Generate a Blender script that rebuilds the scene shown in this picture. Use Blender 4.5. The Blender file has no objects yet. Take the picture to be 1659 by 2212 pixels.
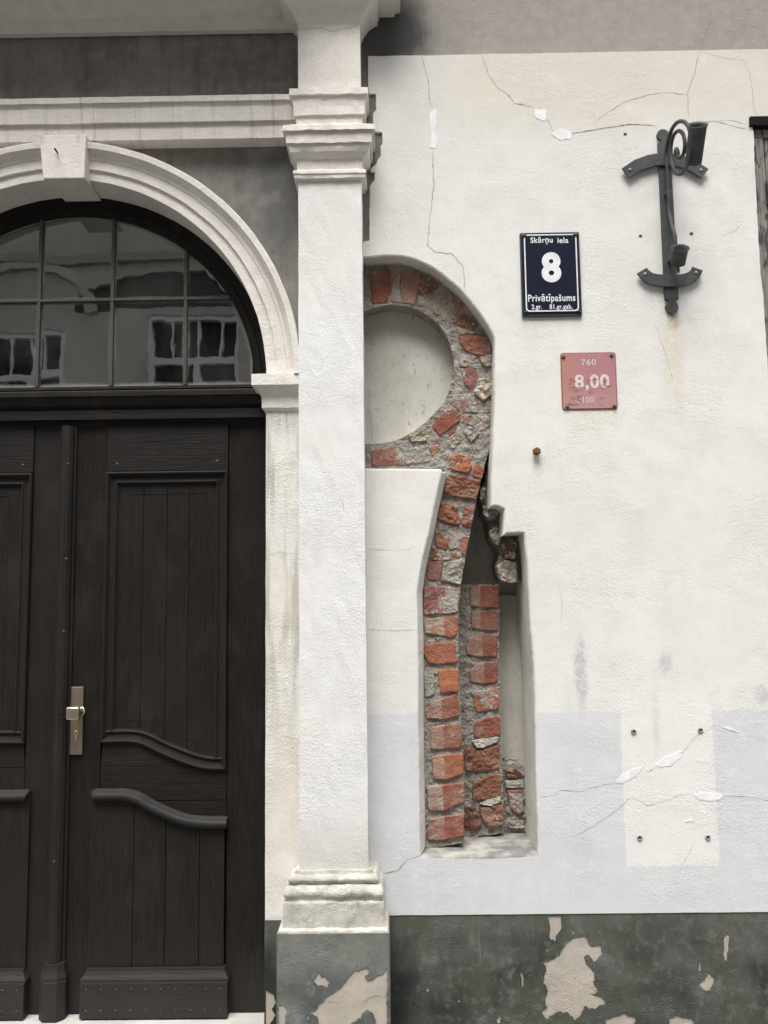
import bpy, bmesh, math, random
from mathutils import Vector, Matrix, noise as mnoise
from mathutils.geometry import delaunay_2d_cdt
random.seed(7)
sc = bpy.context.scene
COL = sc.collection
# ------------------------------------------------------------------ camera
W, H, F = 1659.0, 2212.0, 1790.0          # photograph measured in units of 1/1659 of its width
PITCH, ROLL, YAW, DIST = math.radians(5.8), 0.0125, math.radians(0.5), 2.80
fw = Vector((-math.sin(YAW)*math.cos(PITCH), math.cos(YAW)*math.cos(PITCH), math.sin(PITCH)))
rt = fw.cross(Vector((0, 0, 1))).normalized(); up = rt.cross(fw)
RT = rt*math.cos(ROLL) - up*math.sin(ROLL); UP = up*math.cos(ROLL) + rt*math.sin(ROLL)
CAM = Vector((0, -DIST, 1.45))
cd = bpy.data.cameras.new('camera'); cam = bpy.data.objects.new('camera', cd); COL.objects.link(cam)
m = Matrix((RT, UP, -fw)).transposed().to_4x4(); m.translation = CAM; cam.matrix_world = m
cd.sensor_fit = 'VERTICAL'; cd.sensor_height = 36; cd.lens = 36*F/H; cd.clip_end = 400; cd.clip_start = 0.05
sc.camera = cam
# ------------------------------------------------------------------ sky, sun, exposure (overcast street)
SUN_EL, SUN_AZ = math.radians(66), math.radians(192)     # azimuth clockwise from +Y: in front of the facade
wd = bpy.data.worlds.new('World'); sc.world = wd; wd.use_nodes = True
wt = wd.node_tree; bg = wt.nodes['Background']
sky = wt.nodes.new('ShaderNodeTexSky'); sky.sky_type = 'NISHITA'; sky.sun_disc = False
sky.sun_elevation = SUN_EL; sky.sun_rotation = SUN_AZ; sky.air_density = 1.0; sky.dust_density = 4.0; sky.ozone_density = 1.0
hs = wt.nodes.new('ShaderNodeHueSaturation'); hs.inputs['Saturation'].default_value = 0.22
wt.links.new(sky.outputs[0], hs.inputs['Color']); wt.links.new(hs.outputs[0], bg.inputs[0]); bg.inputs[1].default_value = 0.135
sl = bpy.data.lights.new('sun', 'SUN'); sl.energy = 1.4; sl.angle = math.radians(34); sl.color = (1, 0.985, 0.965)
so = bpy.data.objects.new('sun', sl); COL.objects.link(so)
sd = Vector((math.sin(SUN_AZ)*math.cos(SUN_EL), math.cos(SUN_AZ)*math.cos(SUN_EL), math.sin(SUN_EL)))
so.rotation_euler = sd.to_track_quat('Z', 'Y').to_euler(); so.location = (0, -6, 12)
vs = sc.view_settings; vs.view_transform = 'Standard'; vs.look = 'None'; vs.gamma = 1; vs.exposure = 1.28; vs.use_curve_mapping = False
sc.render.resolution_x, sc.render.resolution_y = 768, 1024
sc.cycles.max_bounces = 6; sc.cycles.diffuse_bounces = 4; sc.cycles.glossy_bounces = 3; sc.cycles.transparent_max_bounces = 6; sc.cycles.caustics_reflective = False; sc.cycles.caustics_refractive = False

# ------------------------------------------------------------------ helpers
def at(px, py, Y=0.0):
    d = fw + RT*((px-W/2)/F) - UP*((py-H/2)/F)
    return CAM + d*((Y-CAM.y)/d.y)
def atX(px, py, X):
    d = fw + RT*((px-W/2)/F) - UP*((py-H/2)/F)
    return CAM + d*((X-CAM.x)/d.x)
def xz(pts, Y=0.0, conv=None):
    out = []
    for p in pts:
        if conv: p = conv(*p)
        q = at(p[0], p[1], Y); out.append((q.x, q.z))
    return out
def zy(y, Y, x=400): return at(x, y, Y).z
def xx(x, y, Y): return at(x, y, Y).x
z5 = lambda x, y: (x*.26994+763.1, y*.26994+530.9)
z6 = lambda x, y: (x*.22+829.5, y*.22+995.4)
z7 = lambda x, y: (x*.22502+862.7, y*.22502+1393.6)
z8 = lambda x, y: (x*.52+796.3, y*.52+1459.9)
zb = lambda x, y: (x*.184+557.4, y*.184+1825)
zs = lambda x, y: (x*.22502+1294, y*.22502+232.3)
zg = lambda x, y: (x*.24+1095, y*.24+477.8)
def nz(x, y, z, s): return mnoise.noise(Vector((x*s, y*s, z*s)))

def inside(p, poly):
    x, y = p; c = False; j = len(poly)-1
    for i in range(len(poly)):
        xi, yi = poly[i]; xj, yj = poly[j]
        if (yi > y) != (yj > y) and x < (xj-xi)*(y-yi)/(yj-yi)+xi: c = not c
        j = i
    return c
def resample(poly, step, closed=True, jit=0.0):
    out = []; n = len(poly); rng = n if closed else n-1
    for i in range(rng):
        a = poly[i]; b = poly[(i+1) % n]; L = math.hypot(b[0]-a[0], b[1]-a[1]); k = max(1, int(round(L/step)))
        for j in range(k):
            t = j/k; x = a[0]+(b[0]-a[0])*t; z = a[1]+(b[1]-a[1])*t
            if jit:
                x += jit*nz(x, 3.1, z, 70)+jit*.5*nz(x, 8, z, 190); z += jit*nz(x, 9.7, z, 70)+jit*.5*nz(x, 5, z, 190)
            out.append((x, z))
    if not closed: out.append(poly[-1])
    return out
def chaikin(p, closed=True, it=1, c=.25):
    for _ in range(it):
        q = []; n = len(p)
        if not closed: q.append(p[0])
        for i in range(n if closed else n-1):
            a = p[i]; b = p[(i+1) % n]
            q.append((a[0]*(1-c)+b[0]*c, a[1]*(1-c)+b[1]*c)); q.append((a[0]*c+b[0]*(1-c), a[1]*c+b[1]*(1-c)))
        if not closed: q.append(p[-1])
        p = q
    return p
def catmull(p, k=6):
    out = []; n = len(p)
    for i in range(n-1):
        a, b, c, d = Vector(p[max(i-1, 0)]), Vector(p[i]), Vector(p[i+1]), Vector(p[min(i+2, n-1)])
        for j in range(k):
            t = j/k
            out.append(.5*((2*b)+(c-a)*t+(2*a-5*b+4*c-d)*t*t+(3*b-a-3*c+d)*t**3))
    out.append(Vector(p[-1])); return out

class MB:
    def __init__(s): s.v = []; s.f = []; s.sm = []
    def add(s, vs_, fs, smooth=False):
        o = len(s.v); s.v += [tuple(v) for v in vs_]; s.f += [tuple(i+o for i in f) for f in fs]; s.sm += [smooth]*len(fs); return s
    def box(s, x0, x1, y0, y1, z0, z1):
        return s.add([(x0,y0,z0),(x1,y0,z0),(x1,y1,z0),(x0,y1,z0),(x0,y0,z1),(x1,y0,z1),(x1,y1,z1),(x0,y1,z1)],
                     [(0,1,5,4),(1,2,6,5),(2,3,7,6),(3,0,4,7),(4,5,6,7),(3,2,1,0)])
    def sheet(s, outline, holes=(), y=0.0, thick=0.0, dens=0.0, yfun=None, back=False):
        pts = list(outline); edges = [(i, (i+1) % len(outline)) for i in range(len(outline))]
        for h in holes:
            o = len(pts); pts += list(h); edges += [(o+i, o+(i+1) % len(h)) for i in range(len(h))]
        if dens:
            xs = [p[0] for p in outline]; zs_ = [p[1] for p in outline]
            x = min(xs)+dens*.5; r = 0
            while x < max(xs):
                z = min(zs_)+dens*.5*(1+(r % 2))
                while z < max(zs_):
                    q = (x+random.uniform(-.25, .25)*dens, z+random.uniform(-.25, .25)*dens)
                    if inside(q, outline) and not any(inside(q, h) for h in holes): pts.append(q)
                    z += dens
                x += dens*.87; r += 1
        V, _, Fc, *_ = delaunay_2d_cdt([Vector(p) for p in pts], edges, [], 0, 1e-6)
        keep = []
        for f in Fc:
            c = (sum(V[i].x for i in f)/len(f), sum(V[i].y for i in f)/len(f))
            if inside(c, outline) and not any(inside(c, h) for h in holes): keep.append(f)
        yf = (lambda x, z: y+yfun(x, z)) if yfun else (lambda x, z: y)
        vv = [(p.x, yf(p.x, p.y), p.y) for p in V]
        fs = []
        for f in keep:
            a, b, c = (Vector((V[i].x, V[i].y)) for i in f[:3])
            cr = (b-a).cross(c-a)
            fs.append(tuple(f) if cr > 0 else tuple(reversed(f)))
        s.add(vv, fs)
        if back: s.add([(p.x, y+thick, p.y) for p in V], [tuple(reversed(f)) for f in fs])
        if thick:
            for lp in [outline]+list(holes):
                n = len(lp); vv = [(p[0], yf(*p), p[1]) for p in lp]+[(p[0], y+thick, p[1]) for p in lp]
                s.add(vv, [(i, (i+1) % n, n+(i+1) % n, n+i) for i in range(n)])
        return s
    def prism(s, poly, y0, y1): return s.sheet(poly, (), y0, y1-y0, back=True)
    def loft(s, rows, closed=False, smooth=False, cap=False):
        n = len(rows[0]); o = [v for r in rows for v in r]; fs = []
        for i in range(len(rows)-1):
            for j in range(n if closed else n-1):
                k = (j+1) % n; fs.append((i*n+j, i*n+k, (i+1)*n+k, (i+1)*n+j))
        s.add(o, fs, smooth)
        if cap: s.add(rows[0], [tuple(range(n))]); s.add(rows[-1], [tuple(range(n))])
        return s
    def tube(s, path, r, n=10, taper=None):
        rows = []; P = [Vector(p) for p in path]; ref = Vector((1, 0, 0)); pv = None
        for i, p in enumerate(P):
            t = (P[min(i+1, len(P)-1)]-P[max(i-1, 0)]).normalized()
            if pv is None: a = t.cross(ref if abs(t.dot(ref)) < .9 else Vector((0, 0, 1))).normalized()
            else: a = (pv-t*pv.dot(t)).normalized()
            pv = a; b = t.cross(a); rr = r*(taper(i/(len(P)-1)) if taper else 1)
            rows.append([p+(a*math.cos(q)+b*math.sin(q))*rr for q in [2*math.pi*k/n for k in range(n)]])
        return s.loft(rows, True, True, True)
    def lathe(s, a, b, prof, n=20):     # prof: (t along a->b, radius)
        a, b = Vector(a), Vector(b); t = (b-a).normalized(); u = t.cross(Vector((1, .2, 0))).normalized(); w = t.cross(u)
        rows = [[a+(b-a)*h+(u*math.cos(q)+w*math.sin(q))*r for q in [2*math.pi*k/n for k in range(n)]] for h, r in prof]
        return s.loft(rows, True, True)
    def ressaut(s, prof, x0, x1, yf, yw, seg=16, jit=.0008, cap=True):   # prof (p, z) wrapped round the block x0..x1
        rows = []
        for p, z in prof:
            row = [(x0-p, yw, z), (x0-p, (yf-p+yw)/2, z)]
            for i in range(seg+1):
                t = i/seg; row.append((x0-p+(x1-x0+2*p)*t, yf-p, z))
            row += [(x1+p, (yf-p+yw)/2, z), (x1+p, yw, z)]
            rows.append([(x+jit*nz(x, y+3, zz, 45), y+jit*1.2*nz(x, y, zz, 30), zz+jit*1.3*nz(x+7, y, zz, 38)) for x, y, zz in row])
        s.loft(rows)
        if cap:
            n = len(rows[0]); s.add(rows[0], [tuple(range(n))]); s.add(rows[-1], [tuple(reversed(range(n)))])
        return s
    def sweep(s, path, prof, closed=False, side=1, smooth=False):   # path in xz, prof (a in-plane, y)
        n = len(path); rows = []
        P = [Vector(p) for p in path]
        for i in range(n):
            a = P[i-1] if (closed or i > 0) else P[i]*2-P[i+1]
            c = P[(i+1) % n] if (closed or i < n-1) else P[i]*2-P[i-1]
            d1 = (P[i]-a).normalized(); d2 = (c-P[i]).normalized()
            n1 = Vector((-d1.y, d1.x)); n2 = Vector((-d2.y, d2.x)); b = (n1+n2)
            b = b/max(.3, b.dot(n1)) if b.length > 1e-6 else n1
            rows.append([(P[i].x+b.x*q*side, y, P[i].y+b.y*q*side) for q, y in prof])
        if closed: rows.append(rows[0])
        s.loft(rows, smooth=smooth)
        if not closed: s.add(rows[0], [tuple(range(len(prof)))]); s.add(rows[-1], [tuple(range(len(prof)))])
        return s
    def build(s, name, mat, parent=None, bevel=0, smooth=False, origin=None, props=None, weld=True):
        xs = [v[0] for v in s.v]; ys = [v[1] for v in s.v]; zs_ = [v[2] for v in s.v]
        o = Vector(origin) if origin else Vector(((min(xs)+max(xs))/2, (min(ys)+max(ys))/2, min(zs_)))
        me = bpy.data.meshes.new(name)
        me.from_pydata([(v[0]-o.x, v[1]-o.y, v[2]-o.z) for v in s.v], [], s.f)
        for p, q in zip(me.polygons, s.sm): p.use_smooth = q or smooth
        bm = bmesh.new(); bm.from_mesh(me)
        if weld: bmesh.ops.remove_doubles(bm, verts=bm.verts, dist=1e-5)
        bmesh.ops.recalc_face_normals(bm, faces=bm.faces)
        if bevel:
            ed = [e for e in bm.edges if len(e.link_faces) == 2 and e.calc_face_angle(0) > .5]
            bmesh.ops.bevel(bm, geom=ed, offset=bevel, segments=2, affect='EDGES', profile=.6, clamp_overlap=True)
        bm.to_mesh(me); bm.free(); me.validate()
        ob = bpy.data.objects.new(name, me); COL.objects.link(ob)
        if mat: me.materials.append(mat)
        wl = o
        if parent: ob.parent = parent; ob.location = o-WORLD[parent.name]
        else: ob.location = o
        WORLD[ob.name] = wl
        for k, v in (props or {}).items(): ob[k] = v
        return ob
WORLD = {}
def tag(o, label, cat=None, group=None, kind=None):
    if label: o['label'] = label
    if cat: o['category'] = cat
    if group: o['group'] = group
    if kind: o['kind'] = kind
    return o
def empty(name, loc, label, cat, group=None):
    o = bpy.data.objects.new(name, None); COL.objects.link(o); o.location = loc; o.empty_display_size = .05
    WORLD[o.name] = Vector(loc); return tag(o, label, cat, group)

# ------------------------------------------------------------------ material language
class S:
    def __init__(s, t, o): s.t = t; s.o = o
    def m(s, op, *a):
        n = s.t.nodes.new('ShaderNodeMath'); n.operation = op
        for i, q in enumerate((s,)+a):
            if isinstance(q, S): s.t.links.new(q.o, n.inputs[i])
            else: n.inputs[i].default_value = q
        return S(s.t, n.outputs[0])
    def __add__(s, b): return s.m('ADD', b)
    __radd__ = __add__
    def __sub__(s, b): return s.m('SUBTRACT', b)
    def __rsub__(s, b): return s.m('MULTIPLY', -1.0).m('ADD', b)
    def __mul__(s, b): return s.m('MULTIPLY', b)
    __rmul__ = __mul__
    def abs(s): return s.m('ABSOLUTE')
    def max(s, b): return s.m('MAXIMUM', b)
    def min(s, b): return s.m('MINIMUM', b)
class T:
    def __init__(s, t):
        s.t = t; g = t.nodes.new('ShaderNodeNewGeometry'); s.P = g.outputs['Position']
        x = t.nodes.new('ShaderNodeSeparateXYZ'); t.links.new(s.P, x.inputs[0])
        s.x, s.y, s.z = (S(t, o) for o in x.outputs)
    def noise(s, scale, detail=3, rough=.55, st=(1, 1, 1), off=(0, 0, 0), dist=0):
        mp = s.t.nodes.new('ShaderNodeMapping'); mp.inputs['Scale'].default_value = st; mp.inputs['Location'].default_value = off
        n = s.t.nodes.new('ShaderNodeTexNoise'); n.inputs['Scale'].default_value = scale; n.inputs['Detail'].default_value = min(detail, 2.5)
        n.inputs['Roughness'].default_value = rough; n.inputs['Distortion'].default_value = dist
        s.t.links.new(s.P, mp.inputs[0]); s.t.links.new(mp.outputs[0], n.inputs[0]); return S(s.t, n.outputs[0])
    def vor(s, scale, feature='F1', off=(0, 0, 0)):
        mp = s.t.nodes.new('ShaderNodeMapping'); mp.inputs['Location'].default_value = off
        n = s.t.nodes.new('ShaderNodeTexVoronoi'); n.feature = feature; n.inputs['Scale'].default_value = scale
        s.t.links.new(s.P, mp.inputs[0]); s.t.links.new(mp.outputs[0], n.inputs[0]); return S(s.t, n.outputs[0])
    def sm(s, v, a, b):
        n = s.t.nodes.new('ShaderNodeMapRange'); n.interpolation_type = 'SMOOTHSTEP'
        if a > b: return 1.0-s.sm(v, b, a)
        n.inputs[1].default_value = a; n.inputs[2].default_value = b; s.t.links.new(v.o, n.inputs[0]); return S(s.t, n.outputs[0])
    def mix(s, f, a, b):
        n = s.t.nodes.new('ShaderNodeMix'); n.data_type = 'RGBA'
        for i, q in ((0, f), (6, a), (7, b)):
            if isinstance(q, S): s.t.links.new(q.o, n.inputs[i])
            elif i == 0: n.inputs[0].default_value = q
            else: n.inputs[i].default_value = (*q, 1)
        return S(s.t, n.outputs[2])
    def attr(s, name, vec=False):
        n = s.t.nodes.new('ShaderNodeAttribute'); n.attribute_type = 'OBJECT'; n.attribute_name = name
        return S(s.t, n.outputs['Color' if vec else 'Fac'])
    def geo(s, name):
        n = s.t.nodes.new('ShaderNodeAttribute'); n.attribute_type = 'GEOMETRY'; n.attribute_name = name
        return S(s.t, n.outputs['Fac'])
    def ell(s, px, py, rx, ry, soft=.6, wob=0.0, Y=0.0, wn=None):   # soft blob mask, centre and radii in photo units
        c = at(px, py, Y); k = 1.56e-3
        dx = (s.x-c.x)*(1/(rx*k)); dz = (s.z-c.z)*(1/(ry*k))
        d = (dx*dx+dz*dz).m('SQRT')
        if wn is not None: d = d+(wn-.5)*wob
        return s.sm(d, 1.0+soft*.5, 1.0-soft*.5)
    def rect(s, x0, x1, z0, z1, soft, wn=None, wob=0.0):
        cx, cz, hx, hz = (x0+x1)/2, (z0+z1)/2, abs(x1-x0)/2, abs(z1-z0)/2
        d = ((s.x-cx).abs()-hx).max((s.z-cz).abs()-hz)
        if wn is not None: d = d+(wn-.5)*wob
        return s.sm(d, soft, -soft)
MATS = {}
def material(name, fn, spec=.3, metal=0.0):
    mt = bpy.data.materials.new(name); mt.use_nodes = True; t = mt.node_tree; b = t.nodes['Principled BSDF']; k = T(t)
    r = fn(k)
    def put(sock, v):
        if isinstance(v, S): t.links.new(v.o, b.inputs[sock])
        elif isinstance(v, tuple): b.inputs[sock].default_value = (*v, 1)
        else: b.inputs[sock].default_value = v
    put('Base Color', r['c']); put('Roughness', r.get('r', .85)); b.inputs['Specular IOR Level'].default_value = spec; b.inputs['Metallic'].default_value = metal
    if 'h' in r:
        bp = t.nodes.new('ShaderNodeBump'); bp.inputs['Distance'].default_value = r.get('d', .003); bp.inputs['Strength'].default_value = r.get('s', 1.0)
        t.links.new(r['h'].o, bp.inputs['Height']); t.links.new(bp.outputs[0], b.inputs['Normal'])
    MATS[name] = mt; return mt

def plaster_h(k, amt=1.0):
    mod = k.sm(k.noise(3.5, 2), .35, .65)*.8+.25
    return k.noise(185, 3, .72)*.9*mod+k.noise(20, 2, .5, st=(1, 1, 1.8), dist=.6)*.45*mod
ZB = at(1250, 1538).z
def f_coat(k):
    big = k.noise(1.6, 4); mid = k.noise(9, 4, .6); fin = k.noise(60, 3, .6); streak = k.noise(7, 4, .6, st=(3.2, 1, .35))
    c = k.mix(k.sm(mid, .3, .75), (.75, .734, .70), (.705, .69, .655))
    # old yellowed limewash on the upper part
    ylw = k.sm(k.z+(big-.5)*.35, at(1200, 330).z, at(1200, 200).z)*k.sm(k.x, .1, .35)
    c = k.mix(ylw, c, (.69, .63, .51))
    c = k.mix(k.sm(k.z+(big-.5)*.5, at(900, 560).z, at(900, 200).z)*.45, c, (.66, .64, .60))
    # repainted cooler lower band with the unpainted rectangle where a plate hung
    e = k.noise(60, 3); low = k.sm(k.z+(e-.5)*.012, ZB+.006, ZB-.006)
    p0, p1 = at(1342, 1600), at(1553, 1868)
    patch = k.rect(p0.x, p1.x, p1.z, ZB+.3, .006, e, .02)
    low = low*(1.0-patch)
    c = k.mix(low, c, k.mix(k.sm(mid, .3, .75), (.662, .665, .674), (.62, .624, .634)))
    c = k.mix(patch*k.sm(k.z, ZB+.12, ZB+.02)*.8, c, (.77, .76, .725))
    # rust and damp stains, and contact shade behind the flag holder painted in
    wn = k.noise(14, 4)
    for (px, py, rx, ry, col, a) in [(1452, 770, 24, 120, (.62, .53, .36), .42), (1440, 500, 60, 40, (.60, .57, .50), .35), (1400, 400, 60, 40, (.58, .56, .52), .3), (1275, 905, 50, 26, (.70, .64, .48), .4), (1455, 695, 14, 18, (.45, .34, .18), .6),
                                     (1185, 705, 70, 22, (.62, .60, .54), .35), (1330, 640, 30, 120, (.74, .69, .57), .3),
                                     (1255, 1450, 13, 70, (.42, .43, .44), .75), (1436, 1430, 14, 22, (.45, .46, .47), .6), (1645, 1500, 14, 20, (.45, .45, .46), .6),
                                     (1180, 480, 60, 30, (.62, .60, .56), .3), (1415, 1540, 10, 70, (.5, .5, .5), .35),
                                     (860, 1930, 90, 60, (.58, .59, .60), .55), (1040, 1905, 150, 60, (.60, .61, .62), .5), (1300, 1940, 120, 40, (.62, .63, .65), .4),
                                     (1230, 1640, 16, 130, (.60, .61, .63), .4), (830, 1040, 60, 30, (.66, .63, .55), .5), (930, 1030, 40, 40, (.66, .63, .55), .3)]:
        c = k.mix(k.ell(px, py, rx, ry, 1.1, 1.4, wn=wn)*k.sm(fin*.5+streak*.5, .36, .56)*a, c, col)
    c = k.mix(k.sm(streak, .55, .8)*k.sm(k.z, at(900, 1700).z, at(900, 1960).z)*.45, c, (.62, .63, .64))
    c = k.mix(k.sm(streak, .58, .85)*.22, c, (.60, .58, .54))
    pit = k.sm(k.vor(24), .035, .015)*k.sm(mid, .5, .6)
    trw = k.noise(11, 3, .6, st=(1, 1, 2.4), dist=1.5)
    c = k.mix(k.sm(trw, .56, .72)*.22, c, (.57, .555, .53)); c = k.mix(k.sm(trw, .42, .3)*.3, c, (.78, .78, .765))
    c = k.mix(k.sm(big, .48, .68)*.3, c, (.64, .625, .595)); c = k.mix(pit*.75, c, (.32, .31, .29))
    return dict(c=c, r=.9, h=plaster_h(k)-pit*1.8+k.noise(4.5, 3, st=(1, 1, .6))*3.5+k.sm(trw, .55, .75)*.12*k.sm(mid, .45, .65), d=.0022)
def f_greywall(k):
    b = k.noise(3, 4); n = k.noise(26, 4, .65); st = k.noise(8, 4, .6, st=(2.5, 1, .3))
    c = k.mix(k.sm(n, .3, .7), (.235, .22, .20), (.172, .162, .15))
    c = k.mix(k.sm(b, .4, .7)*.6, c, (.27, .252, .228)); c = k.mix(k.sm(st, .48, .7)*.55, c, (.115, .112, .108)); c = k.mix(k.sm(k.noise(50, 3), .58, .72)*.3, c, (.27, .255, .235))
    right = k.sm(k.x, -.02, .35)
    c = k.mix(right*.85, c, k.mix(k.sm(n, .3, .7), (.40, .37, .335), (.355, .33, .30)))
    q = k.noise(10, 4)                       # grey bloom on the spandrel by the capital
    c = k.mix(k.ell(605, 420, 45, 130, .9, 1.6, wn=q)*.65, c, (.125, .13, .128)); c = k.mix(k.sm(q, .52, .68)*.4*k.sm(k.x, -.02, -.1), c, (.30, .285, .26))
    c = k.mix(k.ell(840, 70, 85, 80, .9, .9, wn=q)*.9, c, (.07, .07, .07))  # dirt plus the shade under the cornice, both painted into the wall colour
    return dict(c=c, r=.92, h=plaster_h(k), d=.003)
def f_trim(k):          # lime-white mouldings, grey rain marks
    n = k.noise(22, 4, .6); st = k.noise(13, 3, .5, st=(3.5, .2, .10)); b = k.noise(3, 3)
    c = k.mix(k.sm(n, .3, .75), (.745, .705, .655), (.675, .635, .58))
    c = k.mix(k.sm(st, .54, .68)*.5*k.sm(k.x, -.29, -.33)*k.sm(k.z, 3.0, 3.05)*k.sm(k.z, 3.35, 3.3), c, (.40, .375, .345)); c = k.mix(k.sm(b, .5, .75)*.35, c, (.58, .54, .48))
    return dict(c=c, r=.88, h=k.noise(120, 4, .6)*.6+k.noise(30, 3)*.9, d=.0025)
def f_shaft(k):
    n = k.noise(12, 4, .6); b = k.noise(3, 4); fl = k.sm(k.noise(60, 4, .65), .62, .74)
    c = k.mix(k.sm(n, .3, .75), (.76, .755, .74), (.71, .705, .69))
    c = k.mix(k.sm(b, .45, .7)*.3, c, (.75, .725, .66)); c = k.mix(fl*.3*k.sm(n, .45, .6), c, (.5, .49, .47)); c = k.mix(k.sm(k.noise(9, 3, .6, st=(1, 1, .35), off=(1, 3, 0)), .55, .72)*.3, c, (.60, .58, .54)); c = k.mix(k.sm(k.z+(n-.5)*.3, 2.3, 2.75)*.35, c, (.66, .635, .585))
    c = k.mix(k.sm(k.z+(n-.5)*.12, .80, .60)*.6, c, (.50, .48, .44))
    return dict(c=c, r=.88, h=plaster_h(k), d=.003)
def f_base(k):
    n = k.noise(18, 4, .65); f = k.noise(70, 3)
    c = k.mix(k.sm(n, .35, .7), (.58, .555, .495), (.40, .385, .345)); c = k.mix(k.sm(f, .58, .72)*.5, c, (.74, .72, .66))
    return dict(c=c, r=.9, h=plaster_h(k)+k.noise(20, 3), d=.004)
def f_jamb(k):
    n = k.noise(14, 4, .65); st = k.noise(12, 4, .65, st=(2.2, 1, .22)); b = k.noise(2.2, 3)
    c = k.mix(k.sm(n, .3, .7), (.74, .72, .675), (.67, .64, .58))
    c = k.mix(k.sm(st, .47, .66)*.75*k.sm(k.z, .75, 1.5), c, (.42, .385, .325)); c = k.mix(k.sm(b, .5, .7)*.4, c, (.66, .58, .48))
    return dict(c=c, r=.9, h=plaster_h(k), d=.004)
def f_dado(k):
    b = k.noise(3.2, 4, .6); b2 = k.noise(9, 3, .6, off=(2, 0, 5)); n = k.noise(34, 3, .65); g = k.noise(5, 3, off=(4, 0, 2))
    c = k.mix(k.sm(b*.6+b2*.4, .36, .62), (.030, .033, .031), (.092, .095, .084))
    c = k.mix(k.sm(k.z+(b-.5)*.35+(b2-.5)*.2, .22, .44)*.6, c, (.135, .137, .118)); c = k.mix(k.sm(g, .44, .62)*.6, c, (.070, .080, .042))
    c = k.mix(k.sm(n, .50, .70)*.4, c, (.17, .172, .155)); c = k.mix(k.sm(k.noise(18, 3, .7, off=(7, 0, 1)), .5, .66)*.35, c, (.042, .048, .036)); c = k.mix(k.sm(k.noise(13, 3, .7, off=(1, 0, 8)), .55, .68)*.45, c, (.19, .19, .165))
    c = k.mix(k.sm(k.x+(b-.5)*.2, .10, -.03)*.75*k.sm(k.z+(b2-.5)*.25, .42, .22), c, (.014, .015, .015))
    sp = k.sm(k.vor(60), .11, .05)*k.sm(k.noise(8, 3)+(k.z*-.5), .46, .54)
    c = k.mix(sp*.8, c, (.36, .36, .34)); dr = k.sm(k.noise(12, 3, .6, st=(3, 1, .2), off=(3, 0, 0)), .66, .76)
    c = k.mix(dr*.3, c, (.26, .27, .26))
    return dict(c=c, r=.8, h=plaster_h(k), d=.004)
def f_dado2(k):         # greyer, thinner paint on the pilaster pedestal
    b = k.noise(7, 5, .6); n = k.noise(34, 4, .65)
    b = k.noise(5, 4, .65)*.6+k.noise(14, 3)*.4
    c = k.mix(k.sm(b, .38, .6), (.085, .092, .09), (.185, .19, .168)); c = k.mix(k.sm(n, .52, .75)*.4, c, (.23, .23, .212)); c = k.mix(k.sm(k.noise(17, 3, .7, off=(2, 5, 3)), .52, .66)*.5, c, (.075, .08, .074)); c = k.mix(k.sm(k.noise(22, 3, .7, off=(5, 5, 3)), .56, .68)*.45, c, (.29, .285, .255))
    c = k.mix(k.sm(k.z, .22, .36)*.45, c, (.20, .203, .185)); c = k.mix(k.sm(k.noise(5, 3, off=(1, 2, 3)), .55, .7)*.4, c, (.15, .17, .10))
    return dict(c=c, r=.85, h=plaster_h(k), d=.004)
def f_beige(k):
    n = k.noise(16, 4, .6); f = k.noise(80, 3)
    c = k.mix(k.sm(n, .3, .7), (.50, .445, .375), (.42, .38, .325)); c = k.mix(k.sm(f, .55, .72)*.45, c, (.32, .30, .265)); c = k.mix(k.sm(k.noise(7, 3, off=(1, 1, 4)), .5, .66)*.4, c, (.36, .335, .29))
    return dict(c=c, r=.9, h=plaster_h(k)+k.noise(9, 3)*1.5, d=.003)
def f_mortar(k):
    n = k.noise(28, 5, .65); f = k.noise(130, 4, .7); b = k.noise(6, 3)
    c = k.mix(k.sm(n, .3, .7), (.25, .23, .20), (.37, .342, .30)); c = k.mix(k.sm(f, .5, .75)*.5, c, (.42, .39, .345))
    c = k.mix(k.sm(b, .55, .75)*.4, c, (.30, .25, .20)); c = k.mix(k.sm(f, .42, .3)*.6, c, (.10, .092, .08))
    return dict(c=c, r=.95, h=n*1.1+f*1.0, d=.006)
def f_brick(k):
    tint = k.attr('tint', True); smear = k.attr('smear'); split = k.attr('split')
    n = k.noise(34, 5, .65); f = k.noise(150, 4, .7); b = k.noise(11, 4)
    c = k.mix(k.sm(n, .3, .75)*.55, tint, k.mix(.55, tint, (.09, .035, .02)))
    c = k.mix(k.sm(f, .55, .75)*.35, c, k.mix(.5, tint, (.62, .36, .24)))
    c = k.mix(k.sm(k.vor(95), .16, .06)*.6, c, (.05, .022, .016))
    wash = k.sm(split-k.x+(n-.5)*.006, -.0015, .0015)       # face left of the cut line is the old limewashed face
    c = k.mix(wash*k.attr('wash')*(k.sm(n+(f-.5)*.5, .34, .62)*.7+.3), c, (.40, .33, .275))
    c = k.mix(k.sm(b, .45, .7)*.3, c, (.33, .26, .21))
    sv = (b-.5)*.9+(n-.5)*.8+(f-.5)*.5+smear
    c = k.mix(k.sm(sv, .20, .28), c, k.mix(k.sm(f, .35, .7), (.28, .26, .23), (.46, .42, .365)))
    c = k.mix(k.sm(k.noise(17, 3, off=(3, 1, 2)), .45, .7)*.26, c, (.38, .30, .245))
    return dict(c=c, r=.93, h=n*.9+f*1.0, d=.0032)
def f_stone(k):
    tint = k.attr('tint', True); n = k.noise(30, 5, .65); f = k.noise(140, 4, .7)
    c = k.mix(k.sm(n, .35, .7), tint, k.mix(.5, tint, (.30, .26, .21))); c = k.mix(k.sm(f, .44, .3)*.5, c, (.14, .12, .10))
    return dict(c=c, r=.95, h=n+f, d=.006)
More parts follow.
